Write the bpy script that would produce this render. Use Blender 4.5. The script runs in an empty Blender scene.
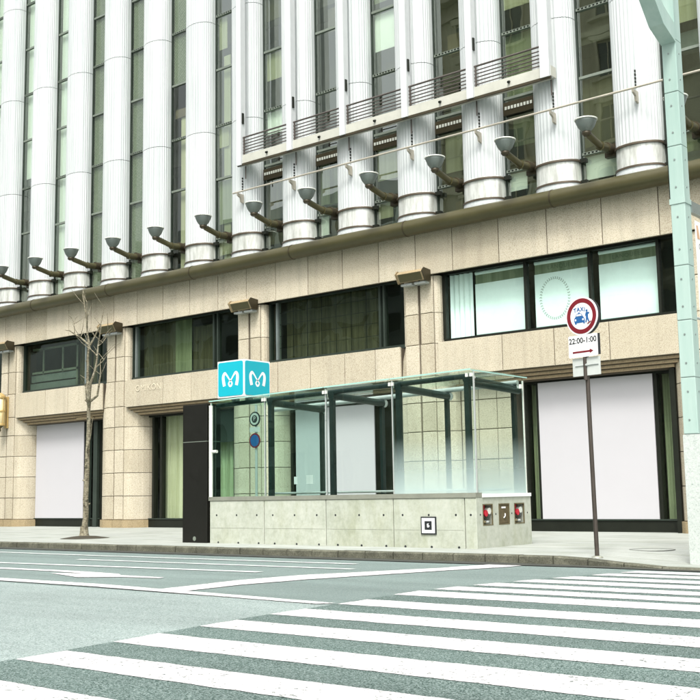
import bpy, math, random
from mathutils import Vector, Matrix, noise as mnoise
random.seed(7)
R = math.radians
S = bpy.context.scene
COL = S.collection

# ------------------------------------------------------------------ camera
cam_d = bpy.data.cameras.new("camera")
cam = bpy.data.objects.new("camera", cam_d)
COL.objects.link(cam)
S.camera = cam
cam_d.sensor_width = 36.0
cam_d.lens = 36.0 * 1076.0 / 700.0
cam_d.shift_y = 1.0 / 700.0
cam_d.clip_start, cam_d.clip_end = 0.1, 3000
YAW, PIT, ROL = -0.680193, 0.131606, -0.016978
d = Vector((math.sin(YAW) * math.cos(PIT), math.cos(YAW) * math.cos(PIT), math.sin(PIT)))
r = Vector((math.cos(YAW), -math.sin(YAW), 0))
u = r.cross(d)
r2 = math.cos(ROL) * r + math.sin(ROL) * u
u2 = -math.sin(ROL) * r + math.cos(ROL) * u
cam.matrix_world = Matrix(((r2.x, u2.x, -d.x, 0.0), (r2.y, u2.y, -d.y, 0.0), (r2.z, u2.z, -d.z, 1.02), (0, 0, 0, 1)))

# ------------------------------------------------------------------ sky, sun, exposure
SUN_EL, SUN_AZ = 56.0, 152.0          # azimuth clockwise from +Y (into the building); behind the camera
W = bpy.data.worlds.new("World"); S.world = W; W.use_nodes = True
wn, wl = W.node_tree.nodes, W.node_tree.links
bg = wn["Background"]
sky = wn.new("ShaderNodeTexSky"); sky.sky_type = 'NISHITA'; sky.sun_disc = False
sky.sun_elevation, sky.sun_rotation = R(SUN_EL), R(SUN_AZ)
sky.air_density, sky.dust_density, sky.ozone_density = 1.0, 6.0, 1.0
hs = wn.new("ShaderNodeHueSaturation"); hs.inputs["Saturation"].default_value = 0.22
wl.new(sky.outputs[0], hs.inputs["Color"]); wl.new(hs.outputs[0], bg.inputs["Color"])
bg.inputs["Strength"].default_value = 0.15
sun_d = bpy.data.lights.new("sun", 'SUN'); sun_d.energy = 1.5; sun_d.angle = R(12); sun_d.color = (1.0, 0.97, 0.92)
sun = bpy.data.objects.new("sun", sun_d); COL.objects.link(sun)
sd = Vector((math.sin(R(SUN_AZ)) * math.cos(R(SUN_EL)), math.cos(R(SUN_AZ)) * math.cos(R(SUN_EL)), math.sin(R(SUN_EL))))
sun.rotation_euler = sd.to_track_quat('Z', 'Y').to_euler()
sun.location = (0, -20, 60)
S.view_settings.view_transform = 'Standard'; S.view_settings.look = 'None'
S.view_settings.gamma = 1.0; S.view_settings.use_curve_mapping = False
S.view_settings.exposure = 1.08
S.cycles.max_bounces = 10; S.cycles.transparent_max_bounces = 24

# ------------------------------------------------------------------ materials
MATS = {}
class NT:
    def __init__(s, name):
        s.m = bpy.data.materials.new(name); s.m.use_nodes = True
        s.n, s.l = s.m.node_tree.nodes, s.m.node_tree.links
        s.out = s.n["Material Output"]; s.p = s.n["Principled BSDF"]
        s.geo = None; MATS[name] = s.m
    def pos(s, scale=None):
        if s.geo is None: s.geo = s.n.new("ShaderNodeNewGeometry")
        o = s.geo.outputs["Position"]
        if scale:
            mp = s.n.new("ShaderNodeMapping"); mp.inputs["Scale"].default_value = scale
            s.l.new(o, mp.inputs["Vector"]); o = mp.outputs[0]
        return o
    def noise(s, scale, detail=3, rough=0.6, vec=None):
        t = s.n.new("ShaderNodeTexNoise"); t.inputs["Scale"].default_value = scale
        t.inputs["Detail"].default_value = detail; t.inputs["Roughness"].default_value = rough
        s.l.new(vec or s.pos(), t.inputs["Vector"]); return t.outputs["Fac"]
    def vor(s, scale, vec=None):
        t = s.n.new("ShaderNodeTexVoronoi"); t.inputs["Scale"].default_value = scale
        s.l.new(vec or s.pos(), t.inputs["Vector"]); return t.outputs["Color"]
    def ramp(s, fac, stops):
        c = s.n.new("ShaderNodeValToRGB"); e = c.color_ramp.elements
        while len(e) < len(stops): e.new(0.5)
        for i, (p, v) in enumerate(stops):
            e[i].position = p; e[i].color = (v[0], v[1], v[2], 1) if not isinstance(v, (int, float)) else (v, v, v, 1)
        s.l.new(fac, c.inputs["Fac"]); return c.outputs["Color"]
    def mix(s, fac, a, b, mode='MIX'):
        m = s.n.new("ShaderNodeMix"); m.data_type = 'RGBA'; m.blend_type = mode
        for sock, v in ((m.inputs[0], fac), (m.inputs[6], a), (m.inputs[7], b)):
            if isinstance(v, (int, float)): sock.default_value = v
            elif isinstance(v, (tuple, list)): sock.default_value = (v[0], v[1], v[2], 1)
            else: s.l.new(v, sock)
        return m.outputs[2]
    def math(s, op, a, b=0.0, clamp=False):
        m = s.n.new("ShaderNodeMath"); m.operation = op; m.use_clamp = clamp
        for i, v in enumerate((a, b)):
            if isinstance(v, (int, float)): m.inputs[i].default_value = v
            else: s.l.new(v, m.inputs[i])
        return m.outputs[0]
    def rnd(s):
        return s.n.new("ShaderNodeObjectInfo").outputs["Random"]
    def bump(s, h, strength=0.3, dist=0.01):
        b = s.n.new("ShaderNodeBump"); b.inputs["Strength"].default_value = strength; b.inputs["Distance"].default_value = dist
        s.l.new(h, b.inputs["Height"]); s.l.new(b.outputs[0], s.p.inputs["Normal"])
    def fin(s, col, rough=0.6, metal=0.0, spec=0.5):
        p = s.p
        if isinstance(col, (tuple, list)): p.inputs["Base Color"].default_value = (*col[:3], 1)
        else: s.l.new(col, p.inputs["Base Color"])
        if isinstance(rough, (int, float)): p.inputs["Roughness"].default_value = rough
        else: s.l.new(rough, p.inputs["Roughness"])
        p.inputs["Metallic"].default_value = metal; p.inputs["Specular IOR Level"].default_value = spec
        return s.m

def plain(name, col, rough=0.5, metal=0.0, var=0.12, scale=3.0, spec=0.5):
    t = NT(name)
    lo = tuple(c * (1 - var) for c in col); hi = tuple(min(1, c * (1 + var)) for c in col)
    c = t.ramp(t.noise(scale, 4), [(0.3, lo), (0.7, hi)])
    f = t.noise(scale * 9, 3)
    c = t.mix(0.25, c, t.ramp(f, [(0.3, lo), (0.7, hi)]))
    rr = t.ramp(f, [(0.3, max(0.03, rough - 0.08)), (0.7, min(1, rough + 0.08))])
    return t.fin(c, rr, metal, spec)

def granite(name, base, dark, light, var=0.10, spk=0.55):
    t = NT(name)
    sp = t.noise(42, 2, 0.75)
    c = t.ramp(sp, [(0.34, dark), (0.47, base), (0.56, base), (0.68, light)])
    c = t.mix(spk, base, c)
    v = t.vor(75)
    bw = t.n.new("ShaderNodeRGBToBW"); t.l.new(v, bw.inputs[0])
    c = t.mix(t.ramp(bw.outputs[0], [(0.12, 0.5), (0.22, 0.0)]), c, dark)
    big = t.noise(0.8, 5, 0.65)
    c = t.mix(1.0, c, t.ramp(big, [(0.3, 1 - var), (0.7, 1.0)]), 'MULTIPLY')
    st = t.noise(2.0, 4, 0.6, t.pos((2.2, 2.2, 0.12)))
    c = t.mix(1.0, c, t.ramp(st, [(0.3, 0.87), (0.52, 1.0)]), 'MULTIPLY')
    c = t.mix(1.0, c, t.ramp(t.rnd(), [(0.0, (0.83, 0.82, 0.79)), (0.5, (0.95, 0.95, 0.94)), (1.0, (1.0, 1.0, 1.0))]), 'MULTIPLY')
    t.bump(sp, 0.2, 0.004)
    return t.fin(c, 0.62, 0, 0.35)

granite("granite", (0.525, 0.475, 0.365), (0.19, 0.145, 0.085), (0.66, 0.615, 0.50), 0.14, 0.58)
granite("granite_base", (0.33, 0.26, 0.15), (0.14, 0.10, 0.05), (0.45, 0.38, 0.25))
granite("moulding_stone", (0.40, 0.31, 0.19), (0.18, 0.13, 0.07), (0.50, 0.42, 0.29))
granite("far_stone", (0.60, 0.56, 0.40), (0.4, 0.36, 0.23), (0.7, 0.66, 0.5))
plain("far_pale", (0.62, 0.64, 0.60), 0.8, 0, 0.1, 0.5)
plain("far_pane", (0.10, 0.11, 0.085), 0.15, 0, 0.3, 0.6)
plain("joint", (0.075, 0.06, 0.04), 0.9)

def column_white():
    t = NT("column_white")
    st = t.noise(2.6, 5, 0.65, t.pos((6, 6, 0.10)))
    c = t.ramp(st, [(0.30, (0.41, 0.44, 0.435)), (0.50, (0.515, 0.535, 0.53)), (0.75, (0.57, 0.58, 0.58))])
    g = t.noise(0.7, 3)
    c = t.mix(1.0, c, t.ramp(g, [(0.3, (0.93, 0.95, 0.95)), (0.7, (1, 1, 1))]), 'MULTIPLY')
    c = t.mix(1.0, c, t.ramp(t.rnd(), [(0, (0.90, 0.915, 0.91)), (1, (1, 1, 1))]), 'MULTIPLY')
    return t.fin(c, 0.38, 0.0, 0.5)
column_white()
def drum():
    t = NT("drum_metal")
    st = t.noise(7, 4, 0.7, t.pos((1, 1, 0.15)))
    c = t.ramp(st, [(0.35, (0.40, 0.41, 0.37)), (0.55, (0.62, 0.64, 0.60)), (0.7, (0.72, 0.73, 0.70))])
    return t.fin(c, 0.32, 0.25)
drum()
plain("bronze", (0.068, 0.062, 0.026), 0.38, 0.25, 0.14, 1.5)
plain("bronze_dark", (0.045, 0.036, 0.018), 0.45, 0.3, 0.2)
plain("ring_bronze", (0.095, 0.075, 0.052), 0.4, 0.4, 0.2)
plain("frame_black", (0.010, 0.012, 0.008), 0.45, 0.0, 0.2, 3, 0.25)
plain("frame_green", (0.024, 0.034, 0.026), 0.4, 0.0, 0.2, 3, 0.35)
plain("frame_grey", (0.22, 0.26, 0.25), 0.35, 0.5, 0.15)
plain("transom_metal", (0.20, 0.23, 0.19), 0.4, 0.4, 0.2)
plain("slab_metal", (0.44, 0.44, 0.38), 0.5, 0.1, 0.1)
plain("fin_white", (0.50, 0.52, 0.52), 0.4, 0, 0.05)
plain("rail_bar", (0.10, 0.085, 0.075), 0.4, 0.4, 0.2)
plain("thin_rail", (0.42, 0.39, 0.32), 0.4, 0.3, 0.15)
plain("interior", (0.085, 0.085, 0.065), 0.9, 0, 0.3, 0.8)
plain("interior_warm", (0.12, 0.10, 0.06), 0.9, 0, 0.3, 0.8)
plain("poster_white", (0.43, 0.425, 0.44), 0.55, 0, 0.012, 2)
plain("blind_white", (0.84, 0.88, 0.86), 0.8, 0, 0.05, 1.2)
plain("print_grey", (0.36, 0.40, 0.36), 0.8)
plain("bowl_metal", (0.14, 0.165, 0.15), 0.35, 0.3, 0.15)
plain("lens_pale", (0.58, 0.60, 0.54), 0.25, 0, 0.1)
plain("lantern_gold", (0.46, 0.33, 0.13), 0.4, 0.3, 0.15)
plain("lantern_glass", (0.70, 0.60, 0.34), 0.3, 0, 0.1)
plain("steel", (0.45, 0.48, 0.46), 0.35, 0.35, 0.05, 1)
plain("steel_dark", (0.020, 0.034, 0.031), 0.35, 0.5, 0.2)
plain("cap_metal", (0.27, 0.28, 0.23), 0.4, 0.4, 0.15)
plain("sign_white", (0.72, 0.73, 0.72), 0.4, 0, 0.03)
plain("sign_red", (0.145, 0.006, 0.013), 0.4, 0, 0.1)
plain("sign_blue", (0.012, 0.085, 0.24), 0.4, 0, 0.08)
plain("sign_cyan", (0.004, 0.34, 0.42), 0.35, 0, 0.006)
plain("sign_black", (0.012, 0.014, 0.016), 0.45, 0, 0.1)
plain("sign_grey", (0.50, 0.53, 0.50), 0.45, 0.2, 0.08)
plain("pole_brown", (0.045, 0.036, 0.028), 0.5, 0.2, 0.3, 5)
plain("pillar_black", (0.008, 0.008, 0.006), 0.5, 0.0, 0.12, 0.8, 0.2)
plain("hydrant_red", (0.42, 0.012, 0.03), 0.35, 0, 0.2, 20)
plain("brass", (0.22, 0.19, 0.11), 0.35, 0.6, 0.3, 15)
plain("plate_brown", (0.12, 0.095, 0.05), 0.45, 0.4, 0.25, 12)
plain("banner_white", (0.66, 0.67, 0.66), 0.6, 0, 0.03)
plain("print_tan", (0.50, 0.30, 0.18), 0.6)
plain("soil", (0.03, 0.026, 0.014), 0.95, 0, 0.4, 14)
plain("manhole_iron", (0.16, 0.17, 0.15), 0.6, 0.3, 0.3, 12)
plain("letter_pale", (0.59, 0.53, 0.40), 0.6)
plain("letter_faint", (0.15, 0.175, 0.11), 0.8)

def lamp_green():
    t = NT("lamp_green")
    a = t.noise(1.5, 5, 0.6, t.pos((3, 3, 0.3)))
    c = t.ramp(a, [(0.3, (0.25, 0.36, 0.318)), (0.7, (0.33, 0.435, 0.392))])
    return t.fin(c, 0.45)
lamp_green()
def lamp_base():
    t = NT("lamp_speckled")
    a = t.noise(38, 3, 0.8)
    c = t.ramp(a, [(0.28, (0.16, 0.21, 0.18)), (0.42, (0.38, 0.42, 0.39)), (0.7, (0.46, 0.49, 0.465))])
    t.bump(a, 0.4, 0.01)
    return t.fin(c, 0.6)
lamp_base()

def concrete():
    t = NT("concrete")
    a = t.noise(1.3, 6, 0.7); b = t.noise(9, 5, 0.7)
    c = t.ramp(a, [(0.28, (0.26, 0.29, 0.23)), (0.5, (0.365, 0.395, 0.33)), (0.72, (0.45, 0.475, 0.41))])
    c = t.mix(0.4, c, t.ramp(b, [(0.3, (0.28, 0.30, 0.235)), (0.7, (0.52, 0.53, 0.46))]))
    st = t.noise(1.3, 6, 0.7, t.pos((1.6, 1.6, 0.5)))
    c = t.mix(1.0, c, t.ramp(st, [(0.32, (0.80, 0.81, 0.72)), (0.55, (1, 1, 1))]), 'MULTIPLY')
    pit = t.noise(55, 2, 0.8)
    c = t.mix(t.ramp(pit, [(0.70, 0.0), (0.76, 0.55)]), c, (0.12, 0.12, 0.09))
    c = t.mix(1.0, c, t.ramp(t.rnd(), [(0, 0.9), (1, 1.0)]), 'MULTIPLY')
    t.bump(b, 0.25, 0.006)
    return t.fin(c, 0.75, 0, 0.3)
concrete()

def asphalt(name, lo, mid, hi, sc=55, contrast=0.55):
    t = NT(name)
    a = t.noise(sc, 3, 0.8); b = t.vor(sc * 1.7)
    bw = t.n.new("ShaderNodeRGBToBW"); t.l.new(b, bw.inputs[0])
    g = t.mix(0.5, a, bw.outputs[0])
    c = t.ramp(g, [(0.34, lo), (0.5, mid), (0.66, hi)])
    c = t.mix(1 - contrast, c, mid)
    big = t.noise(0.35, 5, 0.6)
    c = t.mix(1.0, c, t.ramp(big, [(0.3, 0.86), (0.7, 1.04)]), 'MULTIPLY')
    tr = t.noise(0.8, 5, 0.65, t.pos((0.12, 1.4, 1)))
    c = t.mix(1.0, c, t.ramp(tr, [(0.32, 0.82), (0.6, 1.04)]), 'MULTIPLY')
    t.bump(a, 0.5, 0.008)
    return t.fin(c, 0.8, 0, 0.3)
asphalt("asphalt", (0.075, 0.110, 0.100), (0.145, 0.192, 0.179), (0.225, 0.265, 0.252))
asphalt("asphalt_dark", (0.012, 0.035, 0.027), (0.076, 0.116, 0.103), (0.215, 0.27, 0.252), 70, 1.0)
asphalt("asphalt_pale", (0.085, 0.12, 0.11), (0.225, 0.278, 0.262), (0.32, 0.365, 0.35), 68, 0.85)
def paint():
    t = NT("road_paint")
    a = t.noise(24, 4, 0.75); b = t.noise(3.0, 5, 0.7)
    m = t.math('ADD', a, t.math('MULTIPLY', b, 0.35))
    c = t.ramp(m, [(0.535, (0.06, 0.085, 0.075)), (0.565, (0.30, 0.31, 0.295)), (0.62, (0.50, 0.485, 0.48)), (0.8, (0.60, 0.58, 0.575))])
    t.bump(a, 0.3, 0.005)
    return t.fin(c, 0.65, 0, 0.3)
paint()
def paint_thin():
    t = NT("road_paint_worn")
    a = t.noise(30, 4, 0.8); b = t.noise(1.2, 5, 0.7)
    m = t.math('ADD', a, t.math('MULTIPLY', b, 0.5))
    c = t.ramp(m, [(0.56, (0.20, 0.24, 0.225)), (0.72, (0.48, 0.51, 0.49))])
    return t.fin(c, 0.7, 0, 0.3)
paint_thin()
def pavement():
    t = NT("pavement")
    a = t.noise(0.7, 6, 0.65); f = t.noise(40, 3, 0.8)
    c = t.ramp(a, [(0.3, (0.25, 0.275, 0.25)), (0.55, (0.325, 0.345, 0.32)), (0.75, (0.37, 0.385, 0.36))])
    c = t.mix(0.25, c, t.ramp(f, [(0.3, (0.18, 0.20, 0.18)), (0.7, (0.42, 0.43, 0.40))]))
    br = t.n.new("ShaderNodeTexBrick")
    br.inputs["Scale"].default_value = 1.0; br.inputs["Brick Width"].default_value = 0.6; br.inputs["Row Height"].default_value = 0.3
    br.inputs["Mortar Size"].default_value = 0.006
    br.inputs["Color1"].default_value = (1, 1, 1, 1); br.inputs["Color2"].default_value = (0.94, 0.94, 0.93, 1); br.inputs["Mortar"].default_value = (0.78, 0.79, 0.76, 1)
    t.l.new(t.pos(), br.inputs["Vector"])
    c = t.mix(1.0, c, br.outputs["Color"], 'MULTIPLY')
    st = t.noise(1.2, 5, 0.7, t.pos((0.5, 2, 1)))
    c = t.mix(1.0, c, t.ramp(st, [(0.3, (0.72, 0.74, 0.66)), (0.52, (1, 1, 1))]), 'MULTIPLY')
    return t.fin(c, 0.75, 0, 0.3)
pavement()
def kerbm():
    t = NT("kerb_stone")
    a = t.noise(2.2, 6, 0.75); f = t.noise(45, 3, 0.8)
    c = t.ramp(a, [(0.32, (0.020, 0.021, 0.013)), (0.50, (0.070, 0.072, 0.048)), (0.68, (0.17, 0.17, 0.125))])
    c = t.mix(0.35, c, t.ramp(f, [(0.35, (0.025, 0.025, 0.017)), (0.7, (0.24, 0.24, 0.19))]))
    t.bump(f, 0.4, 0.006)
    return t.fin(c, 0.8, 0, 0.3)
kerbm()
plain("gutter_grime", (0.035, 0.038, 0.030), 0.9, 0, 0.4, 6)
def bark():
    t = NT("bark")
    a = t.noise(9, 5, 0.75, t.pos((1.5, 1.5, 0.5))); w = t.noise(22, 3, 0.7, t.pos((0.6, 0.6, 2.4)))
    c = t.ramp(a, [(0.32, (0.05, 0.042, 0.028)), (0.5, (0.17, 0.155, 0.11)), (0.68, (0.36, 0.345, 0.27))])
    c = t.mix(0.45, c, t.ramp(w, [(0.42, (0.03, 0.024, 0.014)), (0.58, (0.33, 0.30, 0.20))]))
    t.bump(w, 0.6, 0.02)
    return t.fin(c, 0.85, 0, 0.2)
bark()
def curtain_mat(name, lo, hi):
    t = NT(name)
    c = t.ramp(t.noise(1.5, 4, 0.6, t.pos((5, 5, 0.15))), [(0.3, lo), (0.7, hi)])
    t.fin(c, 0.9, 0, 0.1)
    tr = t.n.new("ShaderNodeBsdfTranslucent"); t.l.new(c, tr.inputs["Color"])
    mx = t.n.new("ShaderNodeMixShader"); mx.inputs[0].default_value = 0.25
    t.l.new(t.p.outputs[0], mx.inputs[1]); t.l.new(tr.outputs[0], mx.inputs[2]); t.l.new(mx.outputs[0], t.out.inputs["Surface"])
curtain_mat("curtain_cream", (0.40, 0.40, 0.26), (0.62, 0.62, 0.46))
curtain_mat("curtain_olive", (0.065, 0.062, 0.038), (0.17, 0.16, 0.105))
curtain_mat("curtain_green", (0.19, 0.22, 0.13), (0.36, 0.40, 0.27))
curtain_mat("curtain_gold", (0.36, 0.30, 0.15), (0.60, 0.52, 0.33))
def screen_mat():
    t = NT("woven_screen")
    p = t.pos((1, 1, 1))
    w = t.n.new("ShaderNodeTexBrick"); w.inputs["Scale"].default_value = 1.0
    mp = t.n.new("ShaderNodeMapping"); mp.inputs["Rotation"].default_value = (R(90), 0, 0); t.l.new(p, mp.inputs["Vector"]); t.l.new(mp.outputs[0], w.inputs["Vector"])
    w.inputs["Brick Width"].default_value = 0.075; w.inputs["Row Height"].default_value = 0.055; w.inputs["Mortar Size"].default_value = 0.013
    w.inputs["Color1"].default_value = (0.215, 0.245, 0.175, 1); w.inputs["Color2"].default_value = (0.30, 0.335, 0.255, 1); w.inputs["Mortar"].default_value = (0.055, 0.075, 0.05, 1)
    c = t.mix(0.25, w.outputs["Color"], t.ramp(t.noise(14, 3), [(0.3, (0.05, 0.08, 0.04)), (0.7, (0.32, 0.35, 0.27))]))
    return t.fin(c, 0.7)
screen_mat()

def glass(name, tint, base=0.04, k=1.0, rough=0.0, warp=0.0, refl=(1, 1, 1)):
    t = NT(name); t.n.remove(t.p)
    tr = t.n.new("ShaderNodeBsdfTransparent"); tr.inputs["Color"].default_value = (*tint, 1)
    gl = t.n.new("ShaderNodeBsdfGlossy"); gl.inputs["Roughness"].default_value = rough; gl.inputs["Color"].default_value = (*refl, 1)
    fr = t.n.new("ShaderNodeFresnel"); fr.inputs["IOR"].default_value = 1.5
    f = t.math('ADD', t.math('MULTIPLY', fr.outputs[0], k), base, True)
    t.pos(); f = t.math('MULTIPLY', f, t.math('SUBTRACT', 1.0, t.geo.outputs['Backfacing']), True)
    if warp:
        b = t.n.new("ShaderNodeBump"); b.inputs["Strength"].default_value = 0.25; b.inputs["Distance"].default_value = warp
        t.l.new(t.noise(1.1, 1, 0.4), b.inputs["Height"]); t.l.new(b.outputs[0], gl.inputs["Normal"])
    mx = t.n.new("ShaderNodeMixShader"); t.l.new(f, mx.inputs[0]); t.l.new(tr.outputs[0], mx.inputs[1]); t.l.new(gl.outputs[0], mx.inputs[2])
    t.l.new(mx.outputs[0], t.out.inputs["Surface"]); return t
glass("glass_tower", (0.85, 0.89, 0.84), 0.18, 1.4, 0.0, 0.012, (0.92, 1.0, 0.90))
glass("glass_screen", (0.90, 0.93, 0.89), 0.06, 0.9, 0.0, 0.02, (0.94, 1.0, 0.92))
glass("glass_dark", (0.80, 0.85, 0.79), 0.012, 0.6, 0.0, 0.02, (0.85, 1.0, 0.9))
glass("glass_teal", (0.925, 0.985, 0.965), 0.02, 0.9, 0.0, 0.015, (0.9, 1.0, 0.95))
glass("glass_shop", (0.93, 0.97, 0.93), 0.0, 0.6, 0.0, 0.01)
glass("glass_booth", (0.94, 0.978, 0.965), 0.005, 0.8, 0.0, 0.01, (0.9, 1.0, 0.97))
glass("glass_booth_clear", (0.975, 0.992, 0.985), 0.01, 0.8, 0.0, 0.01)
glass("glass_booth_dark_reflect", (0.71, 0.85, 0.80), 0.04, 0.9, 0.0, 0.01, (0.9, 1.0, 0.97))  # heavy tint stands in for dark reflections in the leftmost pane
glass("glass_booth_reflect_tint", (0.85, 0.935, 0.905), 0.04, 0.9, 0.0, 0.01, (0.9, 1.0, 0.97))  # milder tint, also darkening the left panes in place of reflections
def booth_frost():
    t = glass("glass_booth_dotted", (0.885, 0.945, 0.925), 0.03, 0.8, 0.0, 0.01, (0.9, 1.0, 0.97))
    last = t.out.inputs["Surface"].links[0].from_socket
    sep = t.n.new("ShaderNodeSeparateXYZ"); t.l.new(t.pos(), sep.inputs[0])
    mr = t.n.new("ShaderNodeMapRange"); mr.inputs["From Min"].default_value = 1.0; mr.inputs["From Max"].default_value = 2.05
    mr.inputs["To Min"].default_value = 0.60; mr.inputs["To Max"].default_value = 0.0; mr.clamp = True
    t.l.new(sep.outputs["Z"], mr.inputs["Value"])
    f = t.math('MULTIPLY', t.math('POWER', mr.outputs[0], 1.2), 1.0, True)
    df = t.n.new("ShaderNodeBsdfDiffuse"); df.inputs["Color"].default_value = (0.68, 0.80, 0.78, 1)
    tl = t.n.new("ShaderNodeBsdfTranslucent"); tl.inputs["Color"].default_value = (0.68, 0.80, 0.78, 1)
    m1 = t.n.new("ShaderNodeMixShader"); m1.inputs[0].default_value = 0.4; t.l.new(df.outputs[0], m1.inputs[1]); t.l.new(tl.outputs[0], m1.inputs[2])
    m2 = t.n.new("ShaderNodeMixShader"); t.l.new(f, m2.inputs[0]); t.l.new(last, m2.inputs[1]); t.l.new(m1.outputs[0], m2.inputs[2])
    t.l.new(m2.outputs[0], t.out.inputs["Surface"])
booth_frost()
plain("glass_edge", (0.30, 0.50, 0.44), 0.2, 0, 0.05)

# ------------------------------------------------------------------ mesh helpers
class MB:
    def __init__(s): s.v, s.f, s.sm = [], [], []
    def add(s, vs, fs, smooth=False):
        o = len(s.v); s.v += [tuple(p) for p in vs]; s.f += [tuple(i + o for i in f) for f in fs]; s.sm += [smooth] * len(fs); return s
    def box(s, x0, x1, y0, y1, z0, z1):
        return s.add([(x0, y0, z0), (x1, y0, z0), (x1, y1, z0), (x0, y1, z0), (x0, y0, z1), (x1, y0, z1), (x1, y1, z1), (x0, y1, z1)],
                     [(0, 3, 2, 1), (4, 5, 6, 7), (0, 1, 5, 4), (1, 2, 6, 5), (2, 3, 7, 6), (3, 0, 4, 7)])
    def cbox(s, x0, x1, y0, y1, z0, z1, c):
        """box whose front (-Y) face edges are chamfered"""
        return s.add([(x0, y0 + c, z0), (x1, y0 + c, z0), (x1, y1, z0), (x0, y1, z0), (x0, y0 + c, z1), (x1, y0 + c, z1), (x1, y1, z1), (x0, y1, z1),
                      (x0 + c, y0, z0 + c), (x1 - c, y0, z0 + c), (x1 - c, y0, z1 - c), (x0 + c, y0, z1 - c)],
                     [(0, 3, 2, 1), (4, 5, 6, 7), (1, 2, 6, 5), (2, 3, 7, 6), (3, 0, 4, 7), (8, 9, 10, 11), (0, 1, 9, 8), (1, 5, 10, 9), (5, 4, 11, 10), (4, 0, 8, 11)])
    def prism(s, pts, z0, z1, smooth=False, closed=True):
        """vertical prism from a plan outline (counter-clockwise seen from above)"""
        n = len(pts)
        vs = [(x, y, z0) for x, y in pts] + [(x, y, z1) for x, y in pts]
        m = n if closed else n - 1
        s.add(vs, [(i, (i + 1) % n, n + (i + 1) % n, n + i) for i in range(m)], smooth)
        if closed:
            s.add(vs, [tuple(range(n - 1, -1, -1)), tuple(range(n, 2 * n))])
        return s
    def poly(s, pts, nrm=None):
        return s.add(pts, [tuple(range(len(pts)))])
    def extr(s, pts, off):
        """planar 3D polygon extruded by vector off"""
        n = len(pts); off = Vector(off)
        vs = [Vector(p) for p in pts]; vs2 = [p + off for p in vs]
        return s.add(vs + vs2, [tuple(range(n - 1, -1, -1)), tuple(range(n, 2 * n))] + [(i, (i + 1) % n, n + (i + 1) % n, n + i) for i in range(n)])
    def tube(s, pts, rad, seg=10, caps=True):
        pts = [Vector(p) for p in pts]; n = len(pts)
        if isinstance(rad, (int, float)): rad = [rad] * n
        vs = []; ref = None
        for i, p in enumerate(pts):
            t = (pts[min(i + 1, n - 1)] - pts[max(i - 1, 0)]).normalized()
            if ref is None: ref = Vector((0, 0, 1)) if abs(t.z) < 0.9 else Vector((1, 0, 0))
            a = t.cross(ref).normalized(); b = a.cross(t).normalized(); ref = b
            for k in range(seg):
                an = 2 * math.pi * k / seg
                vs.append(p + (a * math.cos(an) + b * math.sin(an)) * rad[i])
        fs = []
        for i in range(n - 1):
            for k in range(seg):
                k2 = (k + 1) % seg
                fs.append((i * seg + k, i * seg + k2, (i + 1) * seg + k2, (i + 1) * seg + k))
        s.add(vs, fs, True)
        if caps: s.add(vs, [tuple(range(seg - 1, -1, -1)), tuple(range((n - 1) * seg, n * seg))])
        return s
    def lathe(s, prof, seg=20, c=(0, 0, 0), smooth=True):
        vs = []; n = len(prof)
        for rr, z in prof:
            for k in range(seg):
                a = 2 * math.pi * k / seg; vs.append((c[0] + rr * math.cos(a), c[1] + rr * math.sin(a), c[2] + z))
        fs = [(i * seg + k, i * seg + (k + 1) % seg, (i + 1) * seg + (k + 1) % seg, (i + 1) * seg + k) for i in range(n - 1) for k in range(seg)]
        s.add(vs, fs, smooth)
        s.add(vs, [tuple(range(seg - 1, -1, -1)), tuple(range((n - 1) * seg, n * seg))]); return s
    def mesh(s, name, mat, off=(0, 0, 0)):
        me = bpy.data.meshes.new(name); o = Vector(off)
        me.from_pydata([tuple(Vector(p) - o) for p in s.v], [], s.f); me.validate()
        if len(me.polygons) == len(s.sm): me.polygons.foreach_set("use_smooth", s.sm)
        me.materials.append(MATS[mat]); me.update(); return me

ORG = {}
def tag(o, label=None, cat=None, group=None, kind=None):
    if label: o["label"] = label
    if cat: o["category"] = cat
    if group: o["group"] = group
    if kind: o["kind"] = kind
    return o
def link(name, data, parent=None, loc=(0, 0, 0), rot=None):
    """object whose world position is loc"""
    o = bpy.data.objects.new(name, data); COL.objects.link(o); loc = Vector(loc)
    if parent: o.parent = parent; o.location = loc - ORG[parent.name]
    else: o.location = loc
    if rot: o.rotation_euler = rot
    ORG[o.name] = loc; return o
def empty(name, loc): return link(name, None, None, loc)
def part(name, mb, mat, parent=None):
    """mb is in world coordinates"""
    if parent: off = ORG[parent.name]
    else:
        xs = [v[0] for v in mb.v]; ys = [v[1] for v in mb.v]; zs = [v[2] for v in mb.v]
        off = Vector(((min(xs) + max(xs)) / 2, (min(ys) + max(ys)) / 2, min(zs)))
    return link(name, mb.mesh(name, mat, off), parent, off)
SH = {}
def shared(key, name, mat, fn):
    if key not in SH: SH[key] = fn().mesh(name, mat)
    return SH[key]
def copy_tree(o, parent=None, loc=None):
    c = o.copy(); COL.objects.link(c); c.parent = parent
    if loc is not None: c.location = loc
    for ch in list(o.children): copy_tree(ch, c)
    return c
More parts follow.
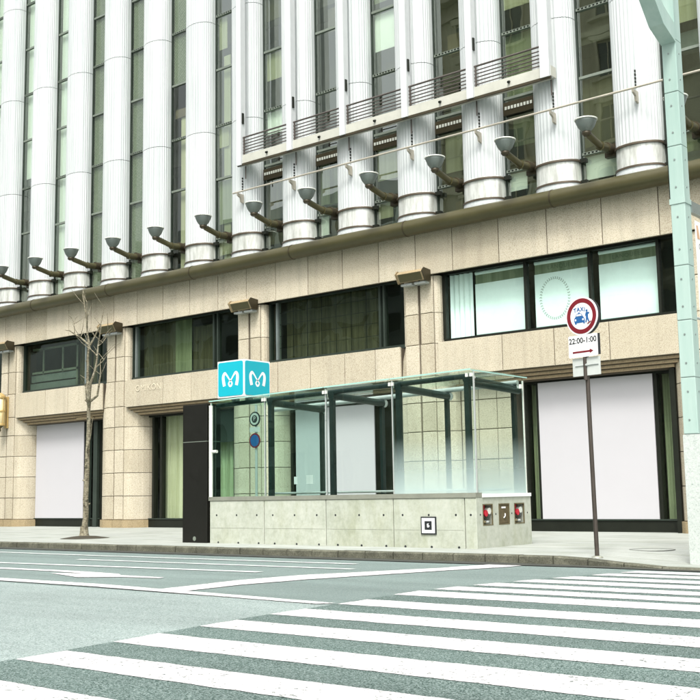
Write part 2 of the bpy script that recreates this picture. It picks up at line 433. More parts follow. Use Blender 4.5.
def text_mb(txt, size, fn, ext=0.0, spacing=1.0, align='CENTER', bold=0.0):
    """text in the built-in font turned into flat mesh; fn maps local (x,y,z) to the world"""
    cu = bpy.data.curves.new("lettering", 'FONT'); cu.body = txt; cu.size = size; cu.align_x = align; cu.align_y = 'CENTER'
    cu.space_character = spacing; cu.resolution_u = 3; cu.extrude = ext; cu.offset = bold
    o = bpy.data.objects.new("lettering", cu); COL.objects.link(o)
    bpy.context.view_layer.update()
    me = bpy.data.meshes.new_from_object(o.evaluated_get(bpy.context.evaluated_depsgraph_get()))
    mb = MB().add([fn(v.co) for v in me.vertices], [tuple(p.vertices) for p in me.polygons])
    bpy.data.objects.remove(o); bpy.data.meshes.remove(me); bpy.data.curves.remove(cu); return mb

# ================================================================== ROAD
ROAD = -0.13
def sheet(x0, x1, y0, y1, z): return MB().poly([(x0, y0, z), (x1, y0, z), (x1, y1, z), (x0, y1, z)])
road = part("road", sheet(-500, 500, -500, 500, ROAD), "asphalt"); tag(road, kind="structure")
def ragged(pts, step=0.10, amp=0.009):
    out = []
    for (x0, y0), (x1, y1) in zip(pts, pts[1:] + pts[:1]):
        L = math.hypot(x1 - x0, y1 - y0); n = max(1, int(L / step)) if L < 30 else 1
        for k in range(n):
            t = k / n; x, y = x0 + (x1 - x0) * t, y0 + (y1 - y0) * t
            q = mnoise.noise((x * 3.1, y * 3.1, 0.3)) * amp * 1.4 + random.uniform(-amp, amp) * 0.7
            out.append((x - (y1 - y0) / L * q, y + (x1 - x0) / L * q))
    return out
def flat(name, pts, mat, lvl):
    if "paint" in mat: pts = ragged(pts)
    return part(name, MB().poly([(x, y, ROAD + 0.004 * lvl) for x, y in pts]), mat, road)
flat("resurfaced_patch", [(-70, -9), (-6.3, -9), (-6.75, 3.0), (-7.0, 5.13), (-7.16, 6.2), (-7.32, 7.32), (-7.40, 8.80), (-70, 8.98)], "asphalt_pale", 1)
flat("crossing_patch", [(-6.3, -9), (9, -9), (9, 13.9), (-6.75, 13.9), (-7.1, 12.7), (-7.5, 10.6), (-7.45, 9.34), (-7.40, 8.80), (-7.32, 7.32), (-7.16, 6.2), (-7.0, 5.13), (-6.75, 3.0)], "asphalt_dark", 1)
def zl(y):
    T = [(0.0, -6.35), (3.0, -6.72), (5.0, -6.95), (6.5, -7.19), (8.0, -7.35), (9.2, -7.38), (10.3, -7.53), (11.3, -7.4), (12.6, -7.08), (13.4, -6.82), (14.5, -6.55)]
    for (a, xa), (b, xb) in zip(T, T[1:]):
        if a <= y <= b: return xa + (xb - xa) * (y - a) / (b - a)
    return T[-1][1]
stripes = [(14.44, 14.07), (13.83, 13.48), (13.18, 12.78), (12.53, 12.11), (11.83, 11.43), (11.17, 10.74), (10.50, 9.96), (9.37, 8.83), (8.30, 7.76), (7.25, 6.73), (6.20, 5.65), (5.13, 4.66), (4.06, 3.55), (3.0, 2.5), (1.95, 1.4)]
for a, b in stripes: flat("crosswalk_stripe", [(zl(b), b), (3.5, b), (3.5, a), (zl(a), a)], "road_paint", 2)
flat("lane_line", [(-60, 8.86), (-11.5, 8.93), (-7.55, 8.70), (-7.42, 8.86), (-9.0, 9.0), (-11.8, 9.23), (-60, 9.20)], "road_paint", 3)
flat("stop_line", [(-10.5, 9.10), (-10.0, 9.12), (-10.03, 10.1), (-9.84, 11.1), (-9.42, 12.3), (-9.08, 13.3), (-8.62, 14.3), (-8.55, 15.05), (-9.10, 15.05), (-9.42, 13.75), (-9.98, 12.6), (-10.42, 11.7), (-10.60, 10.6)], "road_paint", 2)
flat("edge_line", [(-60, 13.68), (-17.5, 13.66), (-11.2, 13.85), (-11.2, 13.99), (-17.5, 13.80), (-60, 13.84)], "road_paint_worn", 2)
flat("bay_line", [(-60, 11.35), (-17.5, 11.38), (-11.4, 11.78), (-11.4, 11.96), (-17.5, 11.55), (-60, 11.52)], "road_paint_worn", 2)
flat("bay_line", [(-17.0, 12.68), (-10.5, 12.9), (-10.5, 13.04), (-17.0, 12.82)], "road_paint_worn", 2)
flat("lane_arrow", [(-30, 10.50), (-16, 10.47), (-14.6, 10.50), (-13.75, 10.42), (-14.35, 10.24), (-13.15, 9.88), (-12.6, 10.22), (-11.9, 10.32), (-11.95, 10.46), (-12.9, 10.46), (-13.15, 10.62), (-14.4, 10.72), (-16, 10.66), (-30, 10.68)], "road_paint", 2)
flat("gutter", [(-80, 14.62), (-9, 14.70), (-7.4, 14.76), (-6.4, 14.66), (-5.4, 14.60), (6, 14.45), (6, 14.66), (-5.4, 14.80), (-6.4, 14.94), (-7.4, 15.10), (-9, 15.16), (-80, 15.16)], "gutter_grime", 3)

# ------------------------------------------------------------------ pavement with a lowered corner, kerb stones
def sstep(t): t = max(0, min(1, t)); return t * t * (3 - 2 * t)
def kerb_y(x): return 15.13 - 0.30 * sstep((x + 8.6) / 3.0) - 0.02 * max(0, x + 5.6)
def pave_z(x, y): return -0.105 * sstep((x + 8.3) / 2.2) * sstep(1.0 - (y - 15.2) / 3.6)
xs = [-90, -60, -40, -25, -15, -10] + [-9 + 0.2 * i for i in range(26)] + [-3, -1, 2, 6, 12]
mb = MB(); nx = len(xs); ts = [0, .03, .07, .12, .17, .22, .28, .35, .43, .55, .7, .85, 1.0]
for t in ts:
    for x in xs:
        y0 = kerb_y(x) + 0.19; y = y0 + (25.0 - y0) * t
        mb.v.append((x, y, pave_z(x, y)))
for j in range(len(ts) - 1):
    for i in range(nx - 1): mb.f.append((j * nx + i, j * nx + i + 1, (j + 1) * nx + i + 1, (j + 1) * nx + i)); mb.sm.append(True)
pav = part("pavement", mb, "pavement"); tag(pav, kind="structure")
kb = MB()
for a, b in ((-80, -8.6), (-8.6, -7), (-7, 6)):
    kb.extr([(a, kerb_y(a) + 0.03, -0.3), (b, kerb_y(b) + 0.03, -0.3), (b, kerb_y(b) + 0.17, -0.3), (a, kerb_y(a) + 0.17, -0.3)], (0, 0, 0.172))
kerb = part("kerb", kb, "joint"); tag(kerb, kind="structure")
x = -31.0; ks = 0
rk = random.Random(3)
edges = [-80.0, -31.0]
while x < 5.5:
    edges.append(x); x += 0.62 if x > -26 else 1.0
edges.append(x)
for a, b in zip(edges[2:], edges[3:]):
    g = 0.009; j = rk.uniform(-0.006, 0.006); a2, b2 = a + g, b - g
    ya, yb = kerb_y(a2) + j, kerb_y(b2) + j; za, zb = pave_z(a2, ya) + 0.003 + j * 0.4, pave_z(b2, yb) + 0.003 + j * 0.4
    m = MB().add([(a2, ya, -0.2), (b2, yb, -0.2), (b2, yb + 0.19, -0.2), (a2, ya + 0.19, -0.2), (a2, ya, za - 0.02), (b2, yb, zb - 0.02), (b2, yb + 0.19, zb), (a2, ya + 0.19, za), (a2, ya + 0.02, za), (b2, yb + 0.02, zb)],
                 [(0, 1, 5, 4), (4, 5, 9, 8), (8, 9, 6, 7), (1, 2, 6, 9, 5), (3, 0, 4, 8, 7), (2, 3, 7, 6)])
    part("kerb_stone", m, "kerb_stone", kerb)

# ================================================================== COMMERCIAL BUILDING
FY, PY, CY, MY, GY, TY = 23.60, 23.66, 23.75, 24.00, 24.35, 23.93
XL, XR = -44.5, -1.2
BLD = empty("commercial_building", (-20, 24, 0))
tag(BLD, "long commercial building of tan granite below and white fluted columns above", "building")
core = MB().box(XL, XR, 25.6, 36, 0, 25).box(XL, XR, 24.55, 25.6, 6.98, 8.30).box(XL, XR, 24.6, 25.6, 4.06, 4.94)
for zf in (12.5, 16.3, 20.1, 23.9): core.box(XL, XR, 24.75, 25.6, zf, zf + 0.4)
part("interior_wall", core, "interior", BLD)
PC = [-42.5, -36.05, -29.62, -23.15, -16.70, -8.75]      # pier centre lines
# --- fascia panels and the backing behind their joints
part("fascia_backing", MB().box(XL, XR, FY + 0.03, 24.5, 6.92, 8.28), "joint", BLD)
FJ = [-44.3, -43.0, -41.7, -40.4, -39.1, -37.7, -36.2, -34.86, -33.56, -32.22, -30.93, -29.66, -28.41, -27.1, -25.78, -24.47, -23.21, -21.96, -20.65, -19.33, -18.01, -16.74, -15.53, -14.1, -12.7, -11.2, -9.76, -8.4, -7.0, -5.6, -4.2, -2.8, -1.4]
for a, b in zip(FJ, FJ[1:]):
    part("fascia_panel", MB().cbox(a + 0.011, b - 0.011, FY + random.uniform(-.004, .004), FY + 0.05, 6.86, 8.22, 0.006), "granite", BLD)
# --- big bronze pipe moulding with collars
pp = MB()
pp.tube([(XL, 23.32, 8.16), (XR, 23.32, 8.16)], 0.215, 24)
pipe = part("pipe_cornice", pp, "bronze", BLD)
for x in (-38.2, -33.9, -29.55, -25.3, -20.98, -16.8, -12.33, -7.9, -3.5):
    part("collar", MB().tube([(x - 0.02, 23.32, 8.16), (x + 0.02, 23.32, 8.16)], 0.224, 24), "bronze_dark", pipe)
part("ledge", MB().box(XL, XR, 23.3, 24.6, 8.281, 8.36), "bronze_dark", BLD)

# --- fluted columns
CW, CB, NF = 0.575, 0.36, 17
def half_profile(a, b, fl=0.0, n=None):
    pts = []
    if fl:
        for i in range(NF):
            for t, dpt in ((0.0, 0), (0.18, 0), (0.36, .85), (0.59, 1), (0.82, .85)):
                an = math.pi + math.pi * (i + t) / NF
                pts.append(((a - fl * dpt) * math.cos(an), (b - fl * dpt) * math.sin(an)))
        pts.append((a, 0.0))
    else:
        n = n or 28
        for i in range(n + 1):
            an = math.pi + math.pi * i / n; pts.append((a * math.cos(an), b * math.sin(an)))
    return pts
def column_mesh(a, b, h, fl, mat, name, back=0.24, smooth=True):
    def fn():
        p = half_profile(a, b, fl); m = MB()
        m.prism(p, 0, h, smooth, closed=False)
        m.prism([(a, 0), (a, back), (-a, back), (-a, 0)], 0, h, False, closed=False)
        full = p + [(a, back), (-a, back)]
        m.poly([(x, y, h) for x, y in full]); m.poly([(x, y, 0) for x, y in full][::-1]); return m
    return shared((name, a, b, h, fl), name, mat, fn)
CX = [-10.21 - 2.179 * k for k in range(-4, 16)]
SEAMS = [9.13, 12.84, 16.65, 20.46, 24.27]
for xc in CX:
    c0 = (xc, CY, 8.36)
    col = link("column", column_mesh(0.60, 0.385, 0.22, 0, "column_white", "plinth"), BLD, c0)
    link("drum", column_mesh(CW, CB, 0.6, 0, "drum_metal", "drum"), col, (xc, CY, 8.57))
    for z in (8.535, 9.085):
        link("ring", column_mesh(0.615, 0.405, 0.045, 0, "ring_bronze", "ring", 0.14), col, (xc, CY, z))
        m = shared("ringend", "ring_end", "frame_black", lambda: MB().box(0, 0.17, -0.06, 0.05, -0.03, 0.075))
        link("ring_end", m, col, (xc + 0.60, CY + 0.08, z))
    part("base_step", MB().prism([(xc + x * 1.01, CY + y) for x, y in half_profile(0.625, 0.415)], 8.37, 8.44), "column_white", col)
    for a, b in zip(SEAMS, SEAMS[1:]):
        link("shaft_segment", column_mesh(CW, CB, b - a - 0.018, 0.019, "column_white", "shaft_segment"), col, (xc, CY, a + 0.009))
    part("shaft_core", MB().prism([(xc + x, CY + y) for x, y in half_profile(CW - 0.05, CB - 0.05, 0, 12)], 9.0, 25), "joint", col)

# --- tall windows between the columns
TR = [9.30, 11.28, 13.08, 15.02, 16.90, 18.80, 20.70, 22.60, 24.5]
for k in range(-4, 15):
    xl, xr = -10.21 - 2.179 * (k + 1) + CW, -10.21 - 2.179 * k - CW
    fr = MB()
    fr.box(xl + 0.001, xl + 0.04, TY - 0.03, TY + 0.04, 8.4, 25)
    fr.box(xr - 0.05, xr - 0.001, TY - 0.03, TY + 0.04, 8.4, 25)
    win = part("tall_window", fr, "frame_green", BLD)
    zp = 8.42
    for i, z in enumerate(TR):
        part("pane", MB().box(xl + 0.05, xr - 0.05, TY + random.uniform(-.012, .012), TY + 0.03, zp + 0.035, z - 0.035), "glass_screen" if k in (7, 8, 9) else "glass_tower", win)
        t = MB()
        if i % 2 == 0:
            t.box(xl + 0.05, xr - 0.05, TY - 0.05, TY + 0.06, z + 0.022, z + 0.034); t.box(xl + 0.05, xr - 0.05, TY - 0.05, TY + 0.06, z - 0.034, z - 0.022)
            n = 9; w = (xr - xl - 0.1) / n
            for q in range(n): t.box(xl + 0.05 + q * w, xl + 0.05 + (q + 0.45) * w, TY - 0.045, TY + 0.055, z - 0.022, z + 0.022)
        else: t.box(xl + 0.05, xr - 0.05, TY - 0.04, TY + 0.05, z - 0.034, z + 0.034)
        part("transom", t, "transom_metal", win); zp = z
    if k in (7, 8, 9):      # woven screens behind the glass
        for i, (a, b) in enumerate(zip([8.45] + TR, TR)):
            if k == 7 and a < 14: continue
            part("screen", MB().box(xl + 0.06, xr - 0.06, 23.985, 24.0, a + 0.05, b - 0.05), "woven_screen", win)
    if k == 7:
        part("blind", MB().box(xl + 0.3, xr - 0.06, 24.1, 24.12, 8.5, 13.9), "curtain_cream", win)
        part("box_head", MB().box(xl + 0.06, xr - 0.06, 24.05, 24.4, 13.9, 14.2), "interior_warm", win)
    if k == 10:
        part("drape", MB().tube([(xr - 0.30 + 0.03 * math.sin(i * 1.3), 24.18, 8.5 + i * 0.35) for i in range(16)], [0.17 + 0.02 * math.sin(i) for i in range(16)], 10), "curtain_gold", win)
        part("blind", MB().box(xl + 0.06, xr - 0.52, 24.06, 24.08, 8.5, 25), "blind_white", win)
    if k in (11, 12): part("blind", MB().box(xl + 0.06, xr - 0.06, 24.06, 24.08, 13.5, 25), "blind_white", win)
    if k == 6: part("blind", MB().box(xl + 0.25, xl + 0.55, 24.06, 24.08, 8.5, 15.5), "curtain_cream", win)
    if k <= 6:      # blinds and fittings behind the glass, each window its own
        rb = random.Random(k + 40)
        for a, b in zip([8.45] + TR, TR):
            m_ = rb.choice(["curtain_cream", "curtain_green", "curtain_olive", "blind_white", None, None])
            if m_:
                h = rb.uniform(0.35, 0.95) * (b - a)
                x0, x1 = (xl + 0.07, xr - 0.07) if rb.random() < 0.6 else (xl + 0.07, xl + rb.uniform(0.35, 0.6))
                part("blind", MB().box(x0, x1, 24.02, 24.035, b - 0.05 - h, b - 0.05), m_, win)
            if rb.random() < 0.4: part("fitting", MB().box(xl + rb.uniform(0.2, 0.4), xr - rb.uniform(0.15, 0.35), 24.3, 24.5, a + 0.1, a + rb.uniform(0.4, 0.9)), rb.choice(["interior_warm", "bronze", "frame_grey"]), win)
    if 1 <= k <= 5:
        lv2 = part("louvre", MB().box(xl + 0.05, xr - 0.05, TY - 0.10, TY - 0.055, 10.80, 11.15), "bronze_dark", win)
        for q in range(9): link("slot", shared("slot", "slot", "lens_pale", lambda: MB().box(0, 0.06, 0, 0.012, 0, 0.085)), lv2, (xl + 0.10 + q * 0.094, TY - 0.113, 10.95))
        part("shade", MB().box(xl + 0.10, xr - 0.10, 24.25, 24.28, random.uniform(9.5, 10.2), 10.80), "curtain_cream" if k in (5, 2) else "curtain_green", win)

# --- balcony hung in front of six columns
BX0, BX1, BY0 = -23.05, -12.12, 23.10
sl = MB().box(BX0, BX1, BY0, 23.36, 11.22, 11.49)
bal = part("balcony", sl, "slab_metal", BLD)
part("soffit_edge", MB().box(BX0, BX1, BY0 - 0.03, BY0 + 0.02, 11.15, 11.217), "bronze_dark", bal)
FX = [-22.95, -20.84, -18.79, -16.58, -14.46, -12.26]
for xf in FX:
    w = 0.10 if xf < -13 else 0.13
    part("fin", MB().box(xf - w, xf + w, BY0 - 0.07, BY0 + 0.14, 11.20 if xf > -22 else 11.17, 25), "fin_white", bal)
    part("drip_pipe", MB().tube([(xf + 0.02, BY0 + 0.22, 11.2), (xf + 0.02, BY0 + 0.22, 10.8)], 0.02, 6), "rail_bar", bal)
for a, b in zip(FX, FX[1:]):
    for i in range(6):
        z = 11.56 + 0.096 * i + (0.02 if i == 5 else 0)
        part("rail", MB().tube([(a + 0.1, BY0 + 0.03, z), (b - 0.1, BY0 + 0.03, z)], 0.016 if i < 5 else 0.026, 6), "rail_bar", bal)
    part("baluster", MB().box(a + 0.13, a + 0.16, BY0 + 0.01, BY0 + 0.05, 11.49, 12.07), "rail_bar", bal)
    part("latch", MB().box(a + 0.101, a + 0.135, BY0 - 0.03, BY0 + 0.04, 12.50, 12.84), "frame_black", bal)
    part("spout", MB().tube([(a + 1.15, BY0 + 0.01, 11.37), (a + 1.15, BY0 - 0.06, 11.34)], 0.035, 8), "frame_black", bal)

# --- thin signboard rail on brackets
rail = part("signboard_rail", MB().tube([(-23.3, 23.13, 10.36), (-1.3, 23.13, 10.36)], 0.028, 8), "thin_rail", BLD)
for xc in CX:
    if xc > -23.6:
        xc += 0.18
        b = MB().extr([(xc - 0.02, 23.38, 10.33), (xc - 0.02, 23.10, 10.33), (xc - 0.02, 23.12, 10.26), (xc - 0.02, 23.24, 10.20), (xc - 0.02, 23.26, 10.08), (xc - 0.02, 23.38, 10.05)], (0.05, 0, 0))
        part("bracket", b, "thin_rail", rail)
        for q in range(5): link("fixing", shared("fix", "fixing", "frame_black", lambda: MB().box(-0.015, 0.015, -0.02, 0.05, 0, 0.05)), rail, (xc - 0.03, 23.385, 10.48 + q * 0.09))

# --- piers: upper strips, swollen lower part in courses, base
def pier(xc):
    root = part("pier", MB().box(xc - 0.44, xc + 0.44, PY + 0.05, 24.6, 0, 6.9), "joint", BLD)
    # upper pier: two strips with a groove between, and a rounded flank strip each side
    zs = [4.98, 5.82, 6.84]
    for a, b in zip(zs, zs[1:]):
        for sx in (-1, 1):
            x0, x1 = sorted((xc + sx * 0.045, xc + sx * 0.455))
            part("stone", MB().cbox(x0, x1, PY, PY + 0.3, a + 0.008, b - 0.008, 0.012), "granite", root)
            fl = [(xc + sx * 0.475, PY + 0.05), (xc + sx * 0.56, PY + 0.09), (xc + sx * 0.60, PY + 0.17), (xc + sx * 0.60, PY + 0.34), (xc + sx * 0.475, PY + 0.34)]
            if sx < 0: fl = fl[::-1]
            part("flank_stone", MB().prism(fl, a + 0.008, b - 0.008), "granite", root)
    # lower pier: two front strips and curved flanks running back to the shop window
    zs = [0.27, 1.06, 1.84, 2.62, 3.40, 4.10, 4.98]
    for q, (a, b) in enumerate(zip(zs, zs[1:])):
        for sx in (-1, 1):
            x0, x1 = sorted((xc + sx * 0.03, xc + sx * 0.47))
            part("stone", MB().cbox(x0, x1, PY - 0.01, PY + 0.3, a + 0.009, b - 0.009, 0.012), "granite", root)
            def flank(ext):
                pts = [(xc + sx * 0.49, PY + 0.03)]
                for i in range(1, 7):
                    t = i / 6; pts.append((xc + sx * (0.49 + ext * math.sin(t * math.pi / 2)), PY + 0.03 + 0.80 * (1 - math.cos(t * math.pi / 2))))
                pts.append((xc + sx * 0.49, PY + 0.83))
                return pts if sx > 0 else pts[::-1]
            m = MB()
            if q < 5: m.prism(flank(0.62), a + 0.009, b - 0.009)
            else:     # the top course tapers back to the narrow upper pier
                lo, hi = flank(0.62), flank(0.10); n = len(lo)
                m.add([(x, y, a + 0.009) for x, y in lo] + [(x, y, b - 0.009) for x, y in hi],
                      [(i, (i + 1) % n, n + (i + 1) % n, n + i) for i in range(n)] + [tuple(range(n - 1, -1, -1)), tuple(range(n, 2 * n))])
            part("flank_stone", m, "granite", root)
    for sx in (-1, 1):
        pts = [(xc + sx * 0.01, PY - 0.05), (xc + sx * 0.54, PY - 0.05)] + [(xc + sx * (0.54 + 0.62 * math.sin(t * math.pi / 2)), PY - 0.01 + 0.8 * (1 - math.cos(t * math.pi / 2))) for t in (.17, .33, .5, .67, .83, 1)] + [(xc + sx * 0.01, PY + 0.79)]
        if sx < 0: pts = pts[::-1]
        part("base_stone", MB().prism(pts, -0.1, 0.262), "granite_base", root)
for xc in PC: pier(xc)

# --- stone band between the two window rows, stepped moulding below it
bays = list(zip(PC, PC[1:])) + [(PC[-1], -2.0)]
LJ = {1: [-33.55, -32.2], 2: [-27.08, -25.7, -24.5], 3: [-21.9, -20.6, -19.3, -18.2], 4: [-14.1, -12.62, -11.15]}
for i, (a, b) in enumerate(bays):
    x0, x1 = a + 0.62, b - 0.62
    js = [x0] + LJ.get(i, [x0 + (x1 - x0) * q / 4 for q in (1, 2, 3)]) + [x1]
    part("band_backing", MB().box(x0 + 0.02, x1 - 0.02, FY + 0.04, 24.5, 4.04, 4.96), "joint", BLD)
    for p, q in zip(js, js[1:]):
        part("band_panel", MB().cbox(p + 0.011, q - 0.011, FY + random.uniform(-.004, .004), FY + 0.06, 4.06, 4.98, 0.006), "granite", BLD)
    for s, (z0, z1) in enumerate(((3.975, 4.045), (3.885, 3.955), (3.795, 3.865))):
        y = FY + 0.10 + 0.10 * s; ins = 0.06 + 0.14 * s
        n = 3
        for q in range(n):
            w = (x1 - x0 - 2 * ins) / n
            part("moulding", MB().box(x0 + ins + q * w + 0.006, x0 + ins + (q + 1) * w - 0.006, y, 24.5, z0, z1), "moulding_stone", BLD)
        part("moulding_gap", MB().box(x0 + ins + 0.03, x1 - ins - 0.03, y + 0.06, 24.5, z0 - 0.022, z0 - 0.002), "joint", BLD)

# --- upper (mezzanine) windows
def mezz(x0, x1, splits, gl, framem="frame_black"):
    z0, z1 = 4.99, 6.90
    fr = MB().box(x0, x1, MY - 0.10, MY + 0.08, z0, z0 + 0.10).box(x0, x1, MY - 0.05, MY + 0.08, z1 - 0.05, z1)
    w = part("band_window", fr, framem, BLD)
    e = [x0] + splits + [x1]
    for i, x in enumerate(e):
        hw = 0.035 if 0 < i < len(e) - 1 else 0.05
        part("mullion", MB().box(x - hw, x + hw, MY - 0.08, MY + 0.08, z0 + 0.10, z1 - 0.05), "frame_grey" if i == 1 and len(splits) > 1 and framem == "frame_green" else framem, w)
    for p, q in zip(e, e[1:]):
        part("pane", MB().box(p + 0.035, q - 0.035, MY, MY + 0.012, z0 + 0.09, z1 - 0.04), gl, w)
    return w
def curtain(name, x0, x1, y, z0, z1, mat, amp=0.035, per=0.16, label=None, group=None, parent=None):
    n = max(8, int((x1 - x0) / per * 8)); m = MB(); ph = random.uniform(0, 6)
    for j, z in enumerate((z0, (z0 + z1) / 2, z1)):
        for i in range(n + 1):
            x = x0 + (x1 - x0) * i / n
            a = amp * (1.1 - 0.35 * j / 2)
            m.v.append((x, y + a * math.sin(2 * math.pi * x / per + ph + 0.8 * math.sin(x * 3.1)) + 0.4 * a * math.sin(x * 17), z))
    for j in range(2):
        for i in range(n): m.f.append((j * (n + 1) + i, j * (n + 1) + i + 1, (j + 1) * (n + 1) + i + 1, (j + 1) * (n + 1) + i)); m.sm.append(True)
    o = part(name, m, mat, parent)
    if label: tag(o, label, "curtain", group)
    return o
w1 = mezz(-35.45, -30.28, [-31.62, -30.9], "glass_dark", "frame_green")
part("inner_frame", MB().box(-35.2, -32.4, 24.16, 24.2, 6.62, 6.70).box(-35.2, -32.4, 24.16, 24.2, 5.72, 5.80).box(-34.55, -34.47, 24.16, 24.2, 5.7, 6.7).box(-33.35, -33.27, 24.16, 24.2, 5.7, 6.7).box(-32.48, -32.40, 24.16, 24.2, 5.1, 6.85), "transom_metal", w1)
part("inner_sill", MB().box(-35.3, -32.5, 24.16, 24.3, 5.1, 5.36).box(-35.3, -32.5, 24.2, 24.3, 5.42, 5.68), "frame_grey", w1)
w2 = mezz(-29.02, -23.75, [-28.84, -25.0, -24.82], "glass_dark", "frame_green")
w3 = mezz(-22.53, -17.3, [-22.22, -18.25, -18.1], "glass_dark", "frame_green")
gb = MB()
for i in range(1, 7): gb.box(-22.2 + i * 0.565 - 0.006, -22.2 + i * 0.565 + 0.006, MY + 0.02, MY + 0.04, 5.1, 6.85)
for i in range(1, 5): gb.box(-22.2, -18.28, MY + 0.022, MY + 0.038, 5.1 + i * 0.36 - 0.006, 5.1 + i * 0.36 + 0.006)
part("grid_bars", gb, "frame_black", w3)
w4 = mezz(-16.06, -9.36, [-13.55, -11.75, -9.98], "glass_teal")
mezz(-41.9, -36.68, [-38.0], "glass_dark", "frame_green"); mezz(-8.14, -2.6, [-6.3, -4.5], "glass_teal")
curtain("curtain", -31.55, -30.95, 24.22, 5.1, 6.9, "curtain_olive", label="dark olive curtain at the right end of the leftmost upper window", group="curtains in the upper windows")
curtain("curtain", -32.35, -31.7, 24.25, 5.1, 6.9, "curtain_olive", label="olive curtain beside the pale inner frame in the leftmost upper window", group="curtains in the upper windows")
curtain("curtain", -28.8, -27.2, 24.25, 5.1, 6.9, "curtain_olive", label="dark green curtain in the left half of the second upper window", group="curtains in the upper windows")
curtain("curtain", -27.15, -26.35, 24.22, 5.1, 6.9, "curtain_green", label="paler green curtain in the middle of the second upper window", group="curtains in the upper windows")
curtain("curtain", -26.3, -25.05, 24.27, 5.1, 6.6, "curtain_olive", label="brownish curtain at the right of the second upper window", group="curtains in the upper windows")
curtain("curtain", -22.1, -18.35, 24.27, 5.1, 6.9, "curtain_olive", 0.03, 0.22, label="wide dark olive curtain behind the gridded upper window", group="curtains in the upper windows")
curtain("curtain", -16.0, -15.3, 24.2, 5.1, 6.86, "blind_white", label="pale teal curtain at the left end of the upper window with white blinds", group="curtains in the upper windows")
def txt_front(x, y, z): return lambda c: (x + c.x, y, z + c.y)
for (a, b, lab) in ((-15.22, -13.62, "white roller blind left of the wreath print in the upper window"), (-13.42, -11.86, "white roller blind printed with a pale oval wreath in the upper window"), (-11.62, -10.10, "white roller blind at the right end of the upper window behind the no-taxi sign")):
    bl = empty("roller_blind", ((a + b) / 2, 24.2, 5.1)); tag(bl, lab, "blind", "white roller blinds in the upper window")
    part("fabric", MB().box(a, b, 24.20, 24.21, 5.14, 6.52), "blind_white", bl)
    part("roller", MB().tube([(a, 24.24, 6.82), (b, 24.24, 6.82)], 0.05, 10), "blind_white", bl)
    part("hem_bar", MB().tube([(a, 24.205, 5.14), (b, 24.205, 5.14)], 0.018, 8), "frame_grey", bl)
    vl = part("valance", MB().box(a, b, 24.23, 24.24, 6.52, 6.80), "curtain_green", bl)
    if a > -14: part("lettering", text_mb("LANQUEEE", 0.15, txt_front((a + b) / 2, 24.222, 6.66), 0.0, 1.15), "letter_faint", vl)
    if -14 < a < -12:
        wr = MB()
        for i in range(44):
            an = 2 * math.pi * i / 44; cx_, cz_ = (a + b) / 2 - 0.22 + 0.40 * math.cos(an), 5.85 + 0.52 * math.sin(an)
            for s2 in (-1, 1):
                da = an + math.pi / 2 + s2 * 0.7; L = 0.055; ux, uz = math.cos(da) * L, math.sin(da) * L; px, pz = -uz * 0.28, ux * 0.28
                wr.extr([(cx_, 24.196, cz_), (cx_ + ux * .5 + px, 24.196, cz_ + uz * .5 + pz), (cx_ + ux, 24.196, cz_ + uz), (cx_ + ux * .5 - px, 24.196, cz_ + uz * .5 - pz)], (0, 0.002, 0))
        part("wreath_print", wr, "print_grey", bl)
# pale lettering on the stone band
part("lettering", text_mb("OMIKONI", 0.30, txt_front(-27.75, FY - 0.012, 4.65), 0.0, 1.1), "letter_pale", BLD)

# --- ground floor shop windows
def shop(x0, x1, panes, gl="glass_shop", zt=3.79, base=0.27, mat="frame_black", name="shop_window"):
    w = part(name, MB().box(x0, x1, GY - 0.12, GY + 0.12, -0.05, base), mat, BLD)
    part("head_rail", MB().box(x0 + 0.002, x1 - 0.002, GY - 0.10, GY + 0.10, zt - 0.08, zt), mat, w)
    part("sill", MB().box(x0 + 0.05, x1 - 0.05, GY - 0.15, GY - 0.02, base + 0.002, base + 0.035), "frame_green", w)
    for p, q in panes: part("pane", MB().box(p, q, GY, GY + 0.014, base - 0.02, zt - 0.06), gl, w)
    e = sorted({x for pq in panes for x in pq})
    for x in e: part("mullion", MB().box(x - 0.05, x + 0.05, GY - 0.09, GY + 0.09, base + 0.036, zt - 0.082), mat, w)
    return w
s1 = shop(-35.40, -31.02, [(-35.3, -34.98), (-34.98, -31.98), (-31.98, -31.1)])
part("pilaster", MB().box(-31.85, -31.62, GY - 0.2, GY - 0.095, 0.0, 3.72).box(-31.40, -31.18, GY - 0.2, GY - 0.095, 0.0, 3.72), "frame_green", s1)
part("pilaster_cap", MB().box(-31.95, -31.05, GY - 0.55, GY - 0.13, 3.80, 3.90).box(-31.8, -31.2, GY - 0.45, GY - 0.13, 3.902, 4.0), "granite_base", s1)
s2 = shop(-28.52, -24.3, [(-28.3, -27.9), (-27.9, -26.6), (-26.6, -25.4), (-25.4, -24.4)], zt=3.79)
part("header_panel", MB().box(-25.55, -24.35, GY - 0.06, GY - 0.02, 2.72, 3.70), "frame_green", s2)
s3 = shop(-22.05, -17.8, [(-21.95, -17.9)], zt=3.79)
s4 = shop(-13.95, -9.70, [(-13.85, -13.50), (-13.50, -10.36), (-10.36, -9.95)])
part("pilaster", MB().box(-9.86, -9.74, GY - 0.42, GY - 0.125, 0.0, 3.78), "frame_black", s4)
inf = part("infill_wall", MB().box(-15.7, -14.0, 24.05, 24.6, 0, 3.79), "joint", BLD)
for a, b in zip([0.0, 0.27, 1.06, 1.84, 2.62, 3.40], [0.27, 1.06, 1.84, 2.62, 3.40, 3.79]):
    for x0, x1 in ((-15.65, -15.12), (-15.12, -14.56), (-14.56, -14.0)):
        part("stone", MB().cbox(x0 + 0.009, x1 - 0.009, 24.0, 24.2, a + 0.009, b - 0.009, 0.01), "granite_base" if a < 0.1 else "granite", inf)
